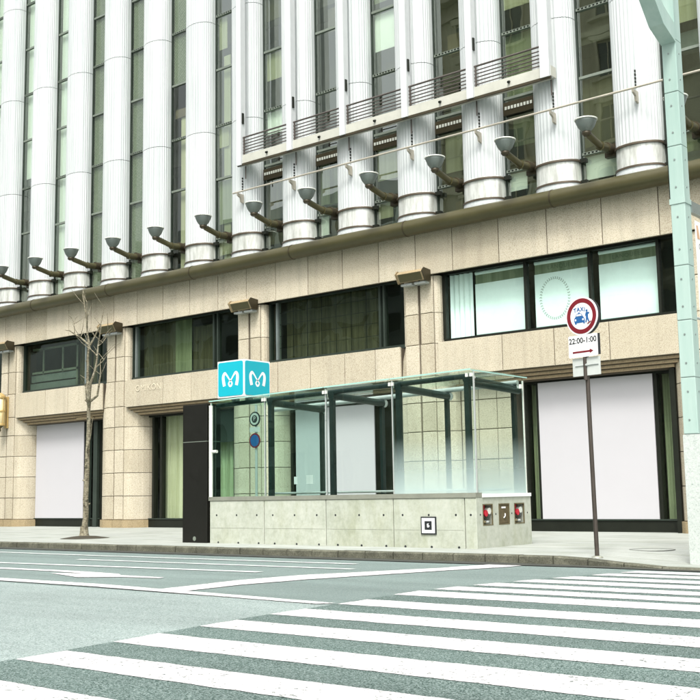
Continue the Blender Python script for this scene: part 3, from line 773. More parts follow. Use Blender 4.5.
s0 = shop(-41.6, -37.2, [(-41.5, -37.3)]); s6 = shop(-7.5, -2.6, [(-7.4, -2.7)])
def poster(x0, x1, z0, z1, lab):
    o = part("blank_poster", MB().box(x0, x1, GY - 0.135, GY - 0.105, z0, z1), "poster_white"); tag(o, lab, "poster", "blank white posters in the shop windows")
poster(-34.92, -32.04, 0.30, 3.76, "blank white poster in the shop window behind the bare tree")
poster(-21.75, -18.75, 0.30, 3.55, "blank white poster seen through the glass of the station entrance")
poster(-13.46, -10.40, 0.30, 3.72, "largest blank white poster, in the shop window behind the no-taxi sign")
curtain("curtain", -28.25, -24.45, 24.62, 0.3, 3.75, "curtain_cream", 0.05, 0.2, "cream pleated curtain hanging in the doorway window beside the black pillar", "curtains in the shop windows")
curtain("curtain", -13.85, -13.55, 24.60, 0.3, 3.75, "curtain_green", 0.03, 0.15, "narrow green curtain left of the largest blank poster", "curtains in the shop windows")
curtain("curtain", -10.32, -9.95, 24.60, 0.3, 3.75, "curtain_green", 0.03, 0.15, "narrow green curtain right of the largest blank poster", "curtains in the shop windows")
curtain("curtain", -35.3, -35.0, 24.60, 0.3, 3.75, "curtain_green", 0.03, 0.15, "narrow green curtain left of the poster behind the bare tree", "curtains in the shop windows")

# ================================================================== LIGHT FITTINGS ON THE BUILDING
def bx_(xc):      # floodlight at local origin on the window line, lamp bowl held out towards the street
    root = empty("floodlight", (0, 0, 0))
    part("bracket", MB().box(-0.16, 0.16, -0.10, 0.05, -0.16, 0.16).tube([(0, -0.05, 0.02), (0, -0.35, 0.02)], 0.13, 12), "bronze_dark", root)
    part("arm", MB().tube([(0, -0.30, 0.0), (0, -0.62, -0.02), (0, -0.66, -0.02)], [0.105, 0.105, 0.12], 12).tube([(0, -0.64, -0.02), (0, -1.22, 0.10), (0, -1.30, 0.16)], [0.085, 0.085, 0.07], 12), "bronze", root)
    b = part("bowl", MB().lathe([(0.08, 0.14), (0.12, 0.17), (0.19, 0.26), (0.235, 0.37), (0.25, 0.43), (0.235, 0.44)], 22, (0, -1.33, 0)), "bowl_metal", root)
    part("rim", MB().lathe([(0.25, 0.425), (0.27, 0.43), (0.27, 0.455), (0.22, 0.462)], 22, (0, -1.33, 0)), "lens_pale", b)
    part("yoke", MB().lathe([(0.075, 0.06), (0.11, 0.10), (0.11, 0.15), (0.08, 0.16)], 14, (0, -1.33, 0)), "bronze_dark", root)
    return root
proto = bx_(0)
ORD = ["leftmost", "second from the left", "third from the left", "fourth from the left", "fifth from the left", "sixth from the left", "seventh from the left", "eighth from the left", "ninth from the left", "tenth from the left", "eleventh from the left", "twelfth from the left", "beside the green lamp post"]
ks = list(range(11, -2, -1))
for i, k in enumerate(ks):
    xc = -10.21 - 2.179 * k
    o = proto if i == 0 else copy_tree(proto)
    o.location = (xc - 0.70, 23.78, 9.17); o.rotation_euler.z = R(random.uniform(-3, 3))
    tag(o, f"bowl floodlight on a bronze arm above the pipe cornice, {ORD[i]}", "floodlight", "floodlights along the cornice")
def pier_light(x, lab):
    root = empty("box_light", (x, PY, 6.6)); tag(root, lab, "light", "box lights on top of the piers")
    part("housing", MB().extr([(x - 0.42, 23.56, 6.80), (x - 0.42, 23.34, 6.68), (x - 0.42, 23.22, 6.90), (x - 0.42, 23.30, 6.98), (x - 0.42, 23.56, 6.95)], (0.84, 0, 0)), "granite_base", root)
    part("lens", MB().extr([(x - 0.37, 23.33, 6.70), (x - 0.37, 23.229, 6.893), (x - 0.37, 23.219, 6.887), (x - 0.37, 23.32, 6.694)], (0.74, 0, 0)), "bronze", root)
    for sx in (-1, 1):
        part("clip", MB().box(x + sx * 0.22 - 0.18, x + sx * 0.22 + 0.18, 23.40, 23.60, 6.60, 6.66), "steel", root)
        part("cheek", MB().extr([(x + sx * 0.43, 23.59, 6.68), (x + sx * 0.43, 23.34, 6.66), (x + sx * 0.43, 23.19, 6.91), (x + sx * 0.43, 23.28, 7.01), (x + sx * 0.43, 23.59, 6.98)], (sx * 0.03, 0, 0)), "bronze_dark" if sx > 0 else "granite_base", root)
for x, l in ((PC[1], "bronze box light on the leftmost stone pier at the frame edge"), (PC[2], "bronze box light on the stone pier right of the bare tree"), (PC[3], "bronze box light on the stone pier above the cyan station sign"), (PC[4], "bronze box light on the pier left of the window with white blinds")):
    pier_light(x, l)
# gilded wall lantern on the leftmost pier
lx = -36.02
lan = empty("wall_lantern", (lx, 23.6, 3.6)); tag(lan, "golden wall lantern on the leftmost stone pier", "lantern")
part("backplate", MB().box(lx - 0.10, lx + 0.10, 23.58, 23.64, 3.7, 4.9), "lantern_gold", lan)
gl_ = part("glass_tube", MB().lathe([(0.10, 0.2), (0.17, 0.26), (0.17, 1.16), (0.10, 1.22)], 12, (lx, 23.34, 3.62)), "lantern_glass", lan)
for z in (3.78, 4.30, 4.82): part("band", MB().lathe([(0.19, 0), (0.20, 0.02), (0.20, 0.06), (0.19, 0.08)], 12, (lx, 23.34, z)), "lantern_gold", gl_)
for q in range(6): part("bar", MB().tube([(lx + 0.185 * math.cos(q * 1.047), 23.34 + 0.185 * math.sin(q * 1.047), z) for z in (3.8, 4.88)], 0.018, 6), "lantern_gold", gl_)
part("finial", MB().lathe([(0.02, 0), (0.05, 0.05), (0.03, 0.12), (0.11, 0.2), (0.19, 0.24)], 12, (lx, 23.34, 3.56)), "bronze", lan)
part("cap", MB().lathe([(0.2, 0), (0.12, 0.08), (0.03, 0.14)], 12, (lx, 23.34, 4.9)), "lantern_gold", lan)
part("bracket", MB().box(lx - 0.04, lx + 0.04, 23.35, 23.6, 4.62, 4.70), "lantern_gold", lan)

# ================================================================== STATION ENTRANCE (glass box on a concrete wall)
EX0, EX1, EY0, EY1, WZ, GZ = -17.42, -10.54, 16.55, 18.50, 0.92, 3.15
ENT = empty("station_entrance", ((EX0 + EX1) / 2, (EY0 + EY1) / 2, 0)); tag(ENT, "glass walled subway entrance standing on a low concrete wall", "subway entrance")
joints = [EX0, -15.78, -14.08, -12.40, -10.79]
th = 0.20
def holes(parent, xs_, z, y):
    m = MB()
    for x in xs_: m.lathe([(0.022, -0.002), (0.022, 0.004), (0.016, 0.0045), (0.016, 0.005)], 10, (0, 0, 0))
    return m
tie = [-17.2, -16.59, -15.99, -15.53, -14.92, -14.32, -13.83, -13.23, -12.63, -12.18, -11.58, -10.98, -10.66]
def disc_front(m, x, y, z, rad, n=12, dep=0.004):
    m.extr([(x + rad * math.cos(2 * math.pi * i / n), y, z + rad * math.sin(2 * math.pi * i / n)) for i in range(n)], (0, dep, 0)); return m
for a, b in zip(joints, joints[1:] + [EX1]):
    last = b == EX1
    p = part("concrete_panel", MB().cbox(a + 0.008, b - (0.0 if last else 0.008), EY0, EY0 + th, -0.02, WZ - 0.012, 0.008), "concrete", ENT)
    for x in tie:
        if a < x < b:
            part("tie_hole", disc_front(MB(), x, EY0 - 0.002, 0.60, 0.021), "sign_black", p)
            if not last: part("drain_hole", disc_front(MB(), x + 0.05, EY0 - 0.002, 0.015, 0.026, 8), "sign_black", p)
    if not last: part("board_mark", MB().box(a + 0.03, b - 0.03, EY0 - 0.0015, EY0 + 0.002, 0.322, 0.328), "cap_metal", p)
part("wall_core", MB().box(EX0 + 0.03, EX1 - 0.25, EY0 + 0.03, EY0 + th - 0.01, 0, WZ - 0.03).box(EX0, EX1 - 0.24, EY1 - 0.2, EY1, 0, WZ), "joint", ENT)
# side wall with three recesses
recess = [(16.76, 17.11), (17.31, 17.70), (17.87, 18.25)]; RZ0, RZ1 = 0.40, 0.79
sw = MB().box(EX1 - 0.22, EX1, EY0 + th + 0.002, EY1, -0.02, RZ0).box(EX1 - 0.22, EX1, EY0 + th + 0.002, EY1, RZ1, WZ - 0.012)
ys_ = [EY0 + th + 0.002] + [v for rr in recess for v in rr] + [EY1]
for i in range(0, len(ys_), 2): sw.box(EX1 - 0.22, EX1, ys_[i], ys_[i + 1], RZ0, RZ1)
swp = part("concrete_panel", sw, "concrete", ENT)
for i, (a, b) in enumerate(recess):
    bk = part("recess_box", MB().box(EX1 - 0.21, EX1 - 0.15, a, b, RZ0, RZ1), "plate_brown" if i == 1 else "brass", ENT)
    part("rim", MB().box(EX1 - 0.02, EX1 + 0.004, a + 0.002, a + 0.02, RZ0, RZ1).box(EX1 - 0.02, EX1 + 0.004, b - 0.02, b - 0.002, RZ0, RZ1).box(EX1 - 0.02, EX1 + 0.004, a + 0.02, b - 0.02, RZ1 - 0.02, RZ1 - 0.002).box(EX1 - 0.02, EX1 + 0.004, a + 0.02, b - 0.02, RZ0 + 0.002, RZ0 + 0.02), "brass", bk)
    ym = (a + b) / 2
    if i == 1:
        part("cover_plate", MB().box(EX1 - 0.06, EX1 - 0.012, a + 0.025, b - 0.025, RZ0 + 0.025, RZ1 - 0.025), "plate_brown", bk)
        part("name_plate", MB().box(EX1 - 0.014, EX1 - 0.006, ym - 0.07, ym + 0.07, RZ1 - 0.09, RZ1 - 0.06), "sign_white", bk)
        part("handle", MB().tube([(EX1 - 0.01, ym, 0.52), (EX1 + 0.005, ym + 0.03, 0.56), (EX1 - 0.01, ym + 0.05, 0.60)], 0.012, 6), "steel", bk)
    else:
        part("red_plate", MB().box(EX1 - 0.15, EX1 - 0.10, a + 0.02, ym + 0.06, RZ1 - 0.20, RZ1 - 0.02), "hydrant_red", bk)
        for dy, dz in ((-0.02, 0.62), (0.09, 0.66)):
            part("inlet", MB().tube([(EX1 - 0.13, ym + dy, dz), (EX1 - 0.02, ym + dy, dz)], [0.055, 0.06], 12), "hydrant_red" if dy < 0 else "lens_pale", bk)
        for dy in (-0.08, 0.03): part("chain_cap", MB().lathe([(0.02, 0), (0.07, 0.02), (0.075, 0.05), (0.03, 0.07)], 12, (EX1 - 0.075, ym + dy, 0.43)), "steel" if dy > 0 else "brass", bk)
        part("chain", MB().tube([(EX1 - 0.03, ym - 0.12, 0.58), (EX1 - 0.02, ym - 0.05, 0.50), (EX1 - 0.02, ym + 0.05, 0.52), (EX1 - 0.02, ym + 0.10, 0.60)], 0.012, 6), "sign_black", bk)
for y in (16.68, 17.21, 17.78, 18.36): part("tie_hole", MB().extr([(EX1 + 0.002, y + 0.018 * math.cos(k), 0.60 + 0.018 * math.sin(k)) for k in [2 * math.pi * q / 10 for q in range(10)]], (-0.004, 0, 0)), "sign_black", swp)
# framed square emblem on the front
em = part("emblem_plate", MB().box(-11.75, -11.41, EY0 - 0.022, EY0 - 0.002, 0.245, 0.57), "sign_black", ENT)
part("emblem_ground", MB().box(-11.725, -11.435, EY0 - 0.026, EY0 - 0.0222, 0.27, 0.545), "sign_white", em)
part("emblem_square", MB().box(-11.66, -11.50, EY0 - 0.030, EY0 - 0.0262, 0.33, 0.49), "sign_black", em)
part("emblem_mark", MB().extr([(-11.60, EY0 - 0.033, 0.375), (-11.565, EY0 - 0.033, 0.375), (-11.545, EY0 - 0.033, 0.405), (-11.575, EY0 - 0.033, 0.415), (-11.565, EY0 - 0.033, 0.45), (-11.605, EY0 - 0.033, 0.44)], (0, 0.0028, 0)), "sign_white", em)
# cap rail, glass panes, posts and roof
part("cap_rail", MB().box(EX0 - 0.02, EX1 + 0.005, EY0 - 0.015, EY0 + th, WZ - 0.01, WZ + 0.075), "cap_metal", ENT)
part("cap_rail", MB().box(EX1 - 0.2, EX1 + 0.02, EY0 + th + 0.004, EY1, WZ - 0.01, WZ + 0.055), "sign_white", ENT)
gx_ = [EX0, -15.78, -14.08, -12.40, EX1]
def GT(x): return 3.06 + (x - EX0) * 0.0205
def slabx(x0, x1, y0, y1, z0, dz=0.0):
    """upright pane whose top follows the sloping roof"""
    return MB().extr([(x0, y0, z0), (x1, y0, z0), (x1, y0, GT(x1) + dz), (x0, y0, GT(x0) + dz)], (0, y1 - y0, 0))
def roofx(x0, x1, y0, y1, d0, d1):
    return MB().extr([(x0, y0, GT(x0) + d0), (x1, y0, GT(x1) + d0), (x1, y0, GT(x1) + d1), (x0, y0, GT(x0) + d1)], (0, y1 - y0, 0))
for i, (a, b) in enumerate(zip(gx_, gx_[1:])):
    part("glass_pane", slabx(a + 0.012, b - 0.012, EY0 + 0.04, EY0 + 0.058, WZ + 0.075), ("glass_booth_dark_reflect", "glass_booth_reflect_tint", "glass_booth", "glass_booth_dotted")[i], ENT)
part("glass_pane", MB().box(EX1 - 0.058, EX1 - 0.04, EY0 + 0.075, EY1 - 0.05, WZ + 0.055, GZ), "glass_booth_dotted", ENT)
for i, (a, b) in enumerate(zip(gx_, gx_[1:])):
    part("glass_pane", slabx(a + 0.012, b - 0.012, EY1 - 0.05, EY1 - 0.034, WZ), "glass_booth_reflect_tint" if i == 0 else "glass_booth_clear", ENT)
    part("roof_pane", roofx(a + 0.010, b - 0.010, EY0 - 0.03, EY1 + 0.04, 0.02, 0.042), "glass_booth", ENT)
    part("roof_edge", roofx(a + 0.010, b - 0.010, EY0 - 0.036, EY0 - 0.031, 0.018, 0.044), "glass_edge", ENT)
part("roof_edge", MB().box(EX1 + 0.0, EX1 + 0.004, EY0 - 0.03, EY1 + 0.04, GZ + 0.052, GZ + 0.075), "glass_edge", ENT)
for i, x in enumerate(gx_):
    if i > 0:
        xo = x + (0.04 if i < 4 else -0.25)
        part("post", MB().box(xo, xo + 0.10, EY0 + 0.10, EY0 + 0.19, WZ + 0.07, GT(x) - 0.10), "steel_dark", ENT)
        if i < 4 or True: part("rear_post", MB().box(xo, xo + 0.07, EY1 - 0.18, EY1 - 0.08, 0, GT(x) - 0.16), "steel_dark", ENT)
        bm = part("cross_beam", MB().tube([(xo + 0.05, EY0 + 0.10, GT(x) - 0.13), (xo + 0.05, EY1 - 0.08, GT(x) - 0.20)], 0.075, 12), "steel_dark", ENT)
        part("collar", MB().tube([(xo + 0.05, EY1 - 0.12, GT(x) - 0.20), (xo + 0.05, EY1 - 0.05, GT(x) - 0.20)], 0.09, 12), "steel", bm)
        part("spider_clip", MB().box(x - 0.06, x - 0.01, EY0 + 0.0, EY0 + 0.036, GT(x) - 0.10, GT(x) - 0.03).box(x + 0.01 if i < 4 else x - 0.15, x + 0.06 if i < 4 else x - 0.10, EY0 + 0.0, EY0 + 0.036, GT(x) - 0.10, GT(x) - 0.03).tube([(x - 0.02, EY0 + 0.03, GT(x) - 0.06), (x - 0.02, EY0 + 0.12, GT(x) - 0.12)], 0.02, 8), "lens_pale", ENT)
    part("edge_strip", MB().box(x - 0.012, x + 0.012, EY0 + 0.036, EY0 + 0.066, WZ + 0.076, GT(x)), "steel" if i else "lens_pale", ENT)
part("corner_post", MB().tube([(EX0 + 0.03, EY0 + 0.01, WZ + 0.07), (EX0 + 0.03, EY0 + 0.01, 3.0)], 0.045, 12), "lens_pale", ENT)
part("edge_strip", MB().box(EX1 - 0.062, EX1 - 0.036, EY1 - 0.07, EY1 - 0.045, WZ + 0.055, GZ), "lens_pale", ENT)
part("side_clip", MB().box(EX1 - 0.036, EX1 + 0.01, EY1 - 0.22, EY1 - 0.14, GZ - 0.16, GZ - 0.08), "lens_pale", ENT)
part("ridge_beam", MB().tube([(EX0 + 0.1, EY0 + 0.15, GT(EX0) - 0.06), (EX1 - 0.12, EY0 + 0.15, GT(EX1) - 0.07)], 0.05, 10), "steel_dark", ENT)
part("ridge_beam", MB().tube([(EX0 + 0.1, EY1 - 0.12, GT(EX0) - 0.08), (EX1 - 0.12, EY1 - 0.12, GT(EX1) - 0.08)], 0.05, 10), "steel", ENT)
part("side_beam", MB().tube([(EX1 - 0.12, EY0 + 0.12, GZ - 0.16), (EX1 - 0.12, EY1 - 0.1, GZ - 0.20)], 0.06, 10), "steel_dark", ENT)
part("handrail", MB().tube([(EX0 + 0.2, EY1 - 0.28, 1.05), (EX1 - 0.4, EY1 - 0.28, 1.05)], 0.025, 8), "steel", ENT)
part("door_handle", MB().tube([(EX0 + 0.10, EY0 - 0.01, 1.98), (EX0 + 0.24, EY0 - 0.01, 1.98)], 0.035, 10), "lens_pale", ENT)
part("notice", MB().box(-16.62, -16.52, EY1 - 0.07, EY1 - 0.06, 1.25, 1.42).box(-16.25, -16.05, EY1 - 0.07, EY1 - 0.06, 1.25, 1.45), "sign_white", ENT)

# black pillar beside the entrance
px0, px1 = -18.24, -17.46
pil = empty("sign_pillar", ((px0 + px1) / 2, 16.7, 0)); tag(pil, "plain black steel pillar at the left end of the glass entrance", "pillar")
part("lower_panel", MB().cbox(px0, px1, 16.50, 16.92, 0, 2.212, 0.006), "pillar_black", pil)
part("upper_panel", MB().cbox(px0, px1, 16.50, 16.92, 2.228, 3.05, 0.006), "pillar_black", pil)
part("seam", MB().box(px0 + 0.004, px1 - 0.004, 16.503, 16.9, 2.212, 2.228), "transom_metal", pil)
kh = MB(); disc_front(kh, -17.85, 16.497, 0.09, 0.05, 14); part("floor_lock", kh, "transom_metal", pil)

# cyan cube sign with the looping white mark
cx0, cx1, cy0, cy1, cz0, cz1 = -17.12, -16.30, 16.50, 17.32, 3.30, 4.12
cz0, cz1 = 3.14, 3.945
cub = empty("station_sign", ((cx0 + cx1) / 2, (cy0 + cy1) / 2, 3.1)); tag(cub, "cyan cube sign with white looping mark on the glass entrance", "sign")
part("cube_frame", MB().box(cx0 + 0.004, cx1 - 0.004, cy0 + 0.004, cy1 - 0.004, cz0, cz1), "sign_white", cub)
part("mount", MB().box(cx0 + 0.15, cx0 + 0.27, cy0 + 0.3, cy0 + 0.42, 3.0, cz0).box(cx1 - 0.27, cx1 - 0.15, cy0 + 0.3, cy0 + 0.42, 3.0, cz0), "steel", cub)
def rrect(x0, x1, z0, z1, rad, n=5):
    pts = []
    for cx, cz, a0 in ((x1 - rad, z0 + rad, -90), (x1 - rad, z1 - rad, 0), (x0 + rad, z1 - rad, 90), (x0 + rad, z0 + rad, 180)):
        for i in range(n + 1):
            a = R(a0 + 90 * i / n); pts.append((cx + rad * math.cos(a), cz + rad * math.sin(a)))
    return pts
def cat(P, n=10):
    out = []
    for i in range(len(P) - 1):
        p0, p1, p2, p3 = P[max(i - 1, 0)], P[i], P[i + 1], P[min(i + 2, len(P) - 1)]
        for k in range(n):
            t = k / n
            out.append(tuple(0.5 * ((2 * p1[j]) + (-p0[j] + p2[j]) * t + (2 * p0[j] - 5 * p1[j] + 4 * p2[j] - p3[j]) * t * t + (-p0[j] + 3 * p1[j] - 3 * p2[j] + p3[j]) * t ** 3) for j in range(3)))
    out.append(P[-1]); return out
# ribbon centre line (u, v, half width) in a unit face
rib = cat([(-.225, -.185, .052), (-.262, -.03, .050), (-.262, .09, .046), (-.205, .155, .038), (-.13, .10, .026), (-.04, -.01, .021), (.062, -.115, .022), (.03, -.182, .026), (0, -.192, .027), (-.03, -.182, .026), (-.062, -.115, .022),
           (.04, -.01, .021), (.13, .10, .026), (.205, .155, .038), (.262, .09, .046), (.262, -.03, .050), (.225, -.185, .052)])
def ribbon(fn):
    m = MB(); L = []; Rr = []
    for i, (a, b, w) in enumerate(rib):
        a2, b2, _ = rib[min(i + 1, len(rib) - 1)]; a1, b1, _ = rib[max(i - 1, 0)]
        tx, ty = a2 - a1, b2 - b1; n = math.hypot(tx, ty) or 1; nx_, ny_ = -ty / n, tx / n
        L.append((a + nx_ * w, b + ny_ * w)); Rr.append((a - nx_ * w, b - ny_ * w))
    n = len(rib)
    m.add([fn(*p, 0.0) for p in L] + [fn(*p, 0.0) for p in Rr], [(i, i + 1, n + i + 1, n + i) for i in range(n - 1)])
    return m
hh = (cz1 - cz0) / 2; mz = (cz0 + cz1) / 2; mx_ = (cx0 + cx1) / 2; my_ = (cy0 + cy1) / 2; s_ = 0.82
f1 = part("face", MB().extr([(x, cy0 - 0.006, z) for x, z in rrect(cx0 + 0.03, cx1 - 0.03, cz0 + 0.03, cz1 - 0.03, 0.05)], (0, 0.008, 0)), "sign_cyan", cub)
part("mark", ribbon(lambda a, b, o: (mx_ + a * s_, cy0 - 0.0085, mz + b * s_)), "sign_white", f1)
f2 = part("face", MB().extr([(cx1 + 0.006, y, z) for y, z in rrect(cy0 + 0.03, cy1 - 0.03, cz0 + 0.03, cz1 - 0.03, 0.05)], (-0.008, 0, 0)), "sign_cyan", cub)
part("mark", ribbon(lambda a, b, o: (cx1 + 0.0085, my_ + a * s_, mz + b * s_)), "sign_white", f2)
f3 = part("face", MB().extr([(cx0 - 0.006, y, z) for y, z in rrect(cy0 + 0.03, cy1 - 0.03, cz0 + 0.03, cz1 - 0.03, 0.05)], (0.008, 0, 0)), "sign_cyan", cub)
part("mark", ribbon(lambda a, b, o: (cx0 - 0.0085, my_ - a * s_, mz + b * s_)), "sign_white", f3)

# round traffic signs behind the entrance glass, stand-in for a reflection in it
tx_, ty_ = -19.52, 20.2
ts_ = empty("reflected_sign", (tx_, ty_, 0)); tag(ts_, "pair of round traffic signs on a post standing in for an entrance glass reflection", "traffic sign")
part("pole", MB().tube([(tx_, ty_, 0), (tx_, ty_, 3.35)], 0.035, 10), "steel", ts_)
def disc_obj(name, x, y, z, rad, dep, mat, parent, n=32): return part(name, disc_front(MB(), x, y, z, rad, n, dep), mat, parent)
a_ = disc_obj("disc", tx_, ty_ - 0.06, 2.98, 0.19, 0.02, "sign_black", ts_); disc_obj("ring", tx_, ty_ - 0.0625, 2.98, 0.155, 0.002, "print_grey", a_); disc_obj("centre", tx_, ty_ - 0.0655, 2.98, 0.10, 0.002, "sign_black", a_)
part("figure", text_mb("P", 0.17, txt_front(tx_, ty_ - 0.068, 2.98)), "print_grey", a_)
part("plate", MB().box(tx_ - 0.18, tx_ + 0.18, ty_ - 0.06, ty_ - 0.045, 2.64, 2.77), "sign_grey", ts_)
a_ = disc_obj("disc", tx_, ty_ - 0.06, 2.42, 0.19, 0.02, "sign_red", ts_); disc_obj("field", tx_, ty_ - 0.0625, 2.42, 0.155, 0.002, "sign_blue", a_)

# ================================================================== NO-TAXI SIGN ON A POLE
qx, qy = -7.66, 15.42
Sg = empty("no_taxi_sign", (qx, qy, -0.02)); tag(Sg, "round no-taxi sign with a time plate on a slim dark pole at the kerb", "traffic sign")
part("pole", MB().tube([(qx, qy, -0.03), (qx - 0.02, qy, 2.0), (qx - 0.03, qy, 3.9)], 0.034, 12), "pole_brown", Sg)
ang = R(-10); ca, sa = math.cos(ang), math.sin(ang)
def sp(x, y, z): return (qx - 0.03 + x * ca - y * sa, qy + x * sa + y * ca, z)
def loc(pts, y, dep): return [sp(x, y, z) for x, z in pts], Vector(sp(0, y + dep, 0)) - Vector(sp(0, y, 0))
def splate(name, pts, y, dep, mat, parent):
    p, off = loc(pts, y, dep); return part(name, MB().extr(p, off), mat, parent)
def circ(cx, cz, rad, n=40): return [(cx + rad * math.cos(2 * math.pi * i / n), cz + rad * math.sin(2 * math.pi * i / n)) for i in range(n)]
ZC = 3.735
dk = splate("disc", circ(0, ZC, 0.305), -0.075, 0.018, "sign_white", Sg)
splate("disc_back", circ(0.035, ZC - 0.01, 0.30), -0.052, 0.02, "sign_black", dk)
m = MB(); n = 48
for ra, rb in ((0.283, 0.213),):
    o1, o2 = circ(0, ZC, ra, n), circ(0, ZC, rb, n)
    m.add([sp(x, -0.0785, z) for x, z in o1] + [sp(x, -0.0785, z) for x, z in o2], [(i, (i + 1) % n, n + (i + 1) % n, n + i) for i in range(n)])
part("red_ring", m, "sign_red", dk)
def ic(name, pts, mat="sign_blue", y=-0.0785): return part(name, MB().add([sp(x, y, ZC + z) for x, z in pts], [tuple(range(len(pts)))]), mat, dk)
ic("car_body", [(-0.148, -0.055), (-0.135, -0.095), (-0.125, -0.125), (-0.10, -0.125), (-0.095, -0.105), (0.03, -0.105), (0.035, -0.125), (0.06, -0.125), (0.065, -0.06), (0.05, -0.03), (0.025, 0.0), (-0.115, 0.0), (-0.14, -0.03)])
ic("car_roof", [(-0.115, 0.004), (0.025, 0.004), (-0.0, 0.042), (-0.025, 0.046), (-0.028, 0.062), (-0.062, 0.062), (-0.065, 0.046), (-0.09, 0.042)])
ic("windscreen", [(-0.098, 0.007), (0.008, 0.007), (-0.008, 0.034), (-0.082, 0.034)], "sign_white", -0.0805)
for x in (-0.115, 0.03): part("headlight", MB().add([sp(x + 0.017 * math.cos(i * 0.785), -0.0805, ZC - 0.055 + 0.017 * math.sin(i * 0.785)) for i in range(8)], [tuple(range(8))]), "sign_white", dk)
part("figure_head", MB().add([sp(0.105 + 0.02 * math.cos(i * 0.6283), -0.0785, ZC + 0.075 + 0.02 * math.sin(i * 0.6283)) for i in range(10)], [tuple(range(10))]), "sign_blue", dk)
ic("figure", [(0.085, 0.05), (0.07, 0.0), (0.072, -0.02), (0.088, 0.005), (0.085, -0.045), (0.07, -0.11), (0.095, -0.11), (0.108, -0.06), (0.125, -0.105), (0.15, -0.105), (0.13, -0.04), (0.128, 0.012), (0.155, 0.03), (0.165, 0.015), (0.15, 0.045), (0.12, 0.052)])
ic("slash", [(0.105, -0.13), (0.115, -0.145), (0.185, -0.105), (0.18, -0.09)], "sign_red", -0.0812)
part("lettering", text_mb("TAXI", 0.092, lambda c: sp(-0.035 + c.x, -0.0785, ZC + 0.108 + c.y - 1.2 * c.x * c.x), 0, 1.15, bold=0.003), "sign_blue", dk)
pl = splate("time_plate", rrect(-0.275, 0.275, 3.085, 3.435, 0.02), -0.075, 0.014, "sign_white", Sg)
part("plate_back", MB().extr(*loc([(0.24, 3.10), (0.305, 3.10), (0.305, 3.43), (0.24, 3.43)], -0.058, 0.02)), "sign_black", pl)
part("lettering", text_mb("22:00-1:00", 0.125, lambda c: sp(c.x, -0.0775, 3.345 + c.y), 0, 1.0, bold=0.0028), "sign_black", pl)
part("plate_line", MB().add([sp(x, -0.0775, z) for x, z in ((-0.27, 3.243), (0.27, 3.243), (0.27, 3.247), (-0.27, 3.247))], [(0, 1, 2, 3)]), "sign_grey", pl)
part("red_arrow", MB().add([sp(x, -0.0775, z) for x, z in ((-0.20, 3.152), (0.13, 3.152), (0.13, 3.132), (0.20, 3.167), (0.13, 3.202), (0.13, 3.182), (-0.20, 3.182))], [tuple(range(7))]), "sign_red", pl)
part("back_plate", MB().extr(*loc([(-0.235, 2.79), (0.29, 2.79), (0.29, 3.075), (-0.235, 3.075)], -0.045, 0.012)), "sign_grey", Sg)
part("clamp", MB().tube([sp(-0.18, -0.05, 2.955), sp(0.26, -0.05, 2.955)], 0.012, 8).tube([sp(-0.0, -0.055, 2.955), sp(0.06, -0.055, 2.955)], 0.022, 8), "steel", Sg)
part("pole_sleeve", MB().tube([(qx - 0.028, qy - 0.052, 2.72), (qx - 0.03, qy - 0.052, 3.08)], 0.03, 10), "pole_brown", Sg)
part("footing", MB().lathe([(0.09, 0), (0.085, 0.012), (0.045, 0.03)], 14, (qx, qy, pave_z(qx, qy))), "cap_metal", Sg)

# ================================================================== STREET LAMP AND BANNER
ux_, uy_ = -6.165, 15.77
Lp = empty("street_lamp", (ux_, uy_, -0.1)); tag(Lp, "pale green square street lamp post on a speckled pedestal", "street lamp")
hw = 0.113
part("pedestal", MB().prism([(ux_ - hw - .01, uy_ - hw - .01), (ux_ + hw + .06, uy_ - hw - .01), (ux_ + hw + .06, uy_ + hw + .01), (ux_ - hw - .01, uy_ + hw + .01)], -0.12, 1.805), "lamp_speckled", Lp)
zs = [1.81, 2.66, 3.53, 4.37, 5.38, 6.25, 7.11, 7.95]
for i, (a, b) in enumerate(zip(zs, zs[1:])):
    s_seg = part("post_segment", MB().cbox(ux_ - hw, ux_ + hw, uy_ - hw, uy_ + hw, a + 0.006, b - 0.004, 0.008), "lamp_green", Lp)
    for q in (0.25, 0.75):
        z = a + (b - a) * q
        part("bolt", disc_front(MB(), ux_ - 0.01, uy_ - hw - 0.006, z, 0.016, 8, 0.008), "frame_grey", s_seg)
        part("bolt", MB().extr([(ux_ + hw + 0.006, uy_ + 0.014 * math.cos(k * .785), z + 0.014 * math.sin(k * .785)) for k in range(8)], (-0.008, 0, 0)), "frame_grey", s_seg)
part("post_core", MB().box(ux_ - hw + 0.01, ux_ + hw - 0.01, uy_ - hw + 0.01, uy_ + hw - 0.01, 1.7, 9.0), "frame_grey", Lp)
part("top_segment", MB().box(ux_ - hw, ux_ + hw, uy_ - hw, uy_ + hw, 7.955, 9.2), "lamp_green", Lp)
part("lamp_arm", MB().extr([(ux_ - hw - 0.004, uy_ - hw - 0.002, 7.90), (ux_ - hw - 0.004, uy_ - 0.55, 8.05), (ux_ - hw - 0.004, uy_ - 1.6, 9.1), (ux_ - hw - 0.004, uy_ - 1.6, 9.35), (ux_ - hw - 0.004, uy_ - 0.5, 8.35), (ux_ - hw - 0.004, uy_ - hw - 0.002, 8.2)], (2 * hw + 0.008, 0, 0)), "lamp_green", Lp)
part("side_strip", MB().box(ux_ - hw - 0.035, ux_ - hw - 0.003, uy_ - 0.05, uy_ + 0.05, 5.45, 7.9), "frame_black", Lp)
part("banner_arm", MB().box(ux_ + hw - 0.05, ux_ + hw + 0.02, uy_ + hw + 0.002, uy_ + 1.25, 5.22, 5.40), "frame_grey", Lp)
